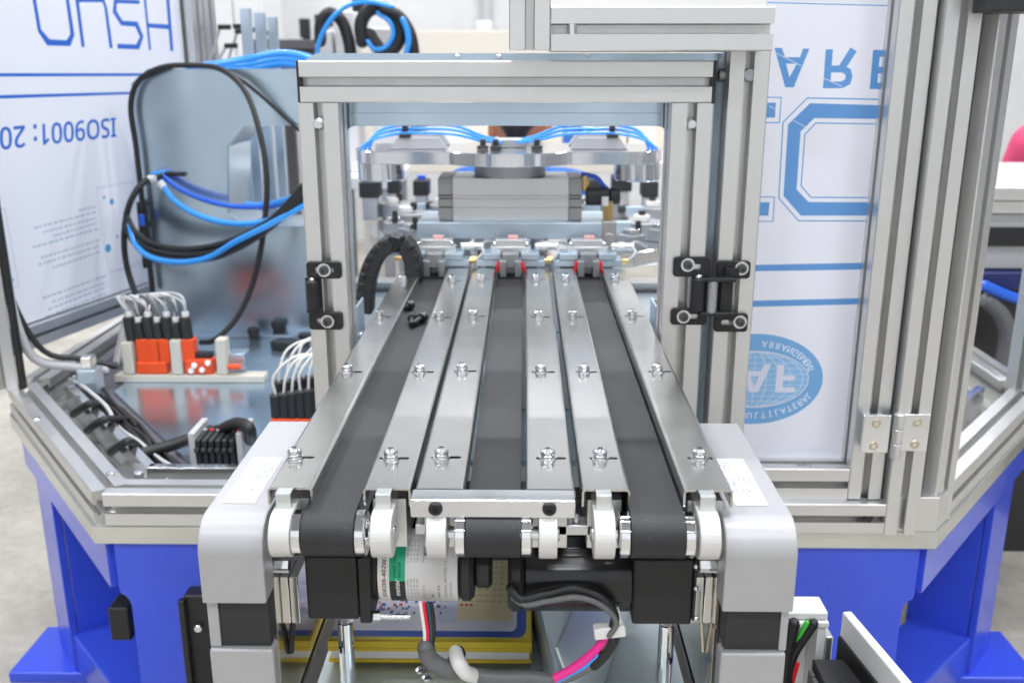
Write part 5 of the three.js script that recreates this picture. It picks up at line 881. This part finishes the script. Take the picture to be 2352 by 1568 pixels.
// ---------------------------------------------------------------- people (far, out of focus)
function capsuleField(bones, res, size, centre, k) {
  const mc = new MarchingCubes(res, new THREE.MeshStandardMaterial(), false, false, 200000); mc.isolation = 0; const f = mc.field; const p = V(0, 0, 0), ab = V(0, 0, 0), ap = V(0, 0, 0);
  for (let z = 0; z < res; z++) for (let y = 0; y < res; y++) for (let x = 0; x < res; x++) {
    p.set((x - res / 2) / (res / 2) * size, (y - res / 2) / (res / 2) * size, (z - res / 2) / (res / 2) * size).add(centre);
    let s = 0; for (const [a, b, ra, rb] of bones) { ab.copy(b).sub(a); ap.copy(p).sub(a); const t = Math.max(0, Math.min(1, ap.dot(ab) / Math.max(1e-9, ab.lengthSq()))); s += Math.exp(-(ap.addScaledVector(ab, -t).length() - (ra + (rb - ra) * t)) / k); }
    f[x + y * res + z * res * res] = k * Math.log(Math.max(s, 1e-30));
  }
  mc.update(); const n = mc.count, g = new THREE.BufferGeometry(); g.setAttribute('position', new THREE.BufferAttribute(mc.positionArray.slice(0, n * 3), 3)); g.setAttribute('normal', new THREE.BufferAttribute(mc.normalArray.slice(0, n * 3), 3));
  g.scale(size, size, size).translate(centre.x, centre.y, centre.z); g.computeVertexNormals(); return g;
}
function person(base, yaw, shirt, label) {
  const t = thing('person', label, 'person'), M4 = new THREE.Matrix4().makeRotationY(yaw).setPosition(base);
  const arm = (s) => [[V(s * .19, .98, 0), V(s * .25, .76, .06), .055, .045], [V(s * .25, .76, .06), V(s * .16, .74, .30), .045, .034]];
  const leg = (s) => [[V(s * .1, .5, -.02), V(s * .13, .5, .38), .085, .06], [V(s * .13, .5, .38), V(s * .13, .08, .36), .06, .042], [V(s * .13, .06, .34), V(s * .13, .05, .50), .045, .035]];
  const torso = [[V(0, .5, -.02), V(0, .72, 0), .15, .14], [V(0, .72, 0), V(0, .93, 0), .14, .13], [V(-.13, .97, 0), V(.13, .97, 0), .075, .075], [V(0, .99, 0), V(0, 1.09, .02), .055, .05]];
  const skinG = capsuleField([...torso, ...arm(1), ...arm(-1), ...leg(1), ...leg(-1)], 66, .66, V(0, .6, .12), .016);
  const b = partM(t, 'body', skinG, M.skin, M4);
  partM(t, 'shirt', capsuleField([...torso.slice(0, 3).map(([a, c, r, q]) => [a, c, r + .012, q + .012]), ...[1, -1].map((s) => [V(s * .19, .98, 0), V(s * .245, .80, .05), .068, .06])], 60, .42, V(0, .76, 0), .016), shirt, M4);
  partM(t, 'trousers', capsuleField([1, -1].flatMap((s) => leg(s).slice(0, 2).map(([a, c, r, q]) => [a, c, r + .012, q + .012])).concat([[V(-.06, .5, -.02), V(.06, .5, -.02), .15, .15]]), 56, .46, V(0, .34, .14), .016), M.trousers, M4);
  const hc = V(0, 1.19, .03);
  const head = capsuleField([[V(0, 1.22, .02), V(0, 1.2, .035), .088, .085], [V(0, 1.14, .06), V(0, 1.12, .075), .06, .045], [V(0, 1.19, .11), V(0, 1.165, .138), .014, .017], [V(-.09, 1.2, .02), V(-.095, 1.165, .018), .018, .014], [V(.09, 1.2, .02), V(.095, 1.165, .018), .018, .014], [V(0, 1.08, .02), V(0, 1.14, .02), .05, .05]], 52, .17, V(0, 1.19, .03), .008);
  const h = partM(t, 'head', head, M.skin, M4);
  partM(t, 'hair', capsuleField([[V(0, 1.262, .0), V(0, 1.245, -.012), .09, .082], [V(0, 1.26, .04), V(0, 1.26, .02), .066, .08], [V(0, 1.2, -.05), V(0, 1.15, -.04), .042, .028]], 40, .15, V(0, 1.22, 0), .008), M.hair, M4);
  for (const s of [-1, 1]) { partM(h, 'eye', at(lcyl(.008, .006), [s * .033, 1.2, .116], RZ), M.blackGloss, M4); for (let f = 0; f < 5; f++) { /* fingers */ const x = s * .16 + (f < 4 ? (f - 1.5) * .018 : -s * .045), L = f < 4 ? [.075, .085, .08, .062][f] : .05; partM(b, 'finger', tube([V(x, .74, .30 + (f < 4 ? .03 : 0)), V(x, .742, .33 + L * .5), V(x, .725, .32 + L)], .0085, 8, 6), M.skin, M4); } }
  const c = thing('stool', 'round stool under the ' + (shirt === M.shirt ? 'blue' : 'pink') + '-shirted person', 'stool'); partM(c, 'seat', at(lcyl(.17, .05, .01), [0, .335, -.02]), M.blackPlastic, M4); partM(c, 'column', at(lcyl(.03, .29), [0, .16, -.02]), M.gunmetal, M4); partM(c, 'foot', at(lcyl(.22, .02), [0, .01, -.02]), M.blackMetal, M4);
}
{ const p = PZ(1192, 290, -3.2); person(V(p.x, p.y - 1.19, -3.2), Math.PI - .2, M.shirt, 'dark-haired person in blue shirt bending over work behind the rotary arm'); }
{ const p = PZ(2545, 205, -3.2); person(V(p.x, Math.max(0, p.y - 1.16), -3.2), Math.PI - .5, M.shirtPink, 'person in pink shirt behind the grey electronics cabinet'); }

// ---------------------------------------------------------------- finish: put each thing's origin at its base
for (const o of things) {
  const b = new THREE.Box3().setFromObject(o); if (b.isEmpty()) continue; const c = V((b.min.x + b.max.x) / 2, b.min.y, (b.min.z + b.max.z) / 2);
  if (o.isMesh) { o.geometry.translate(-c.x, -c.y, -c.z); o.position.copy(c); for (const k of o.children) k.position.sub(c); } else { o.position.copy(c); for (const k of o.children) k.position.sub(c); }
}
renderer.render(scene, camera);
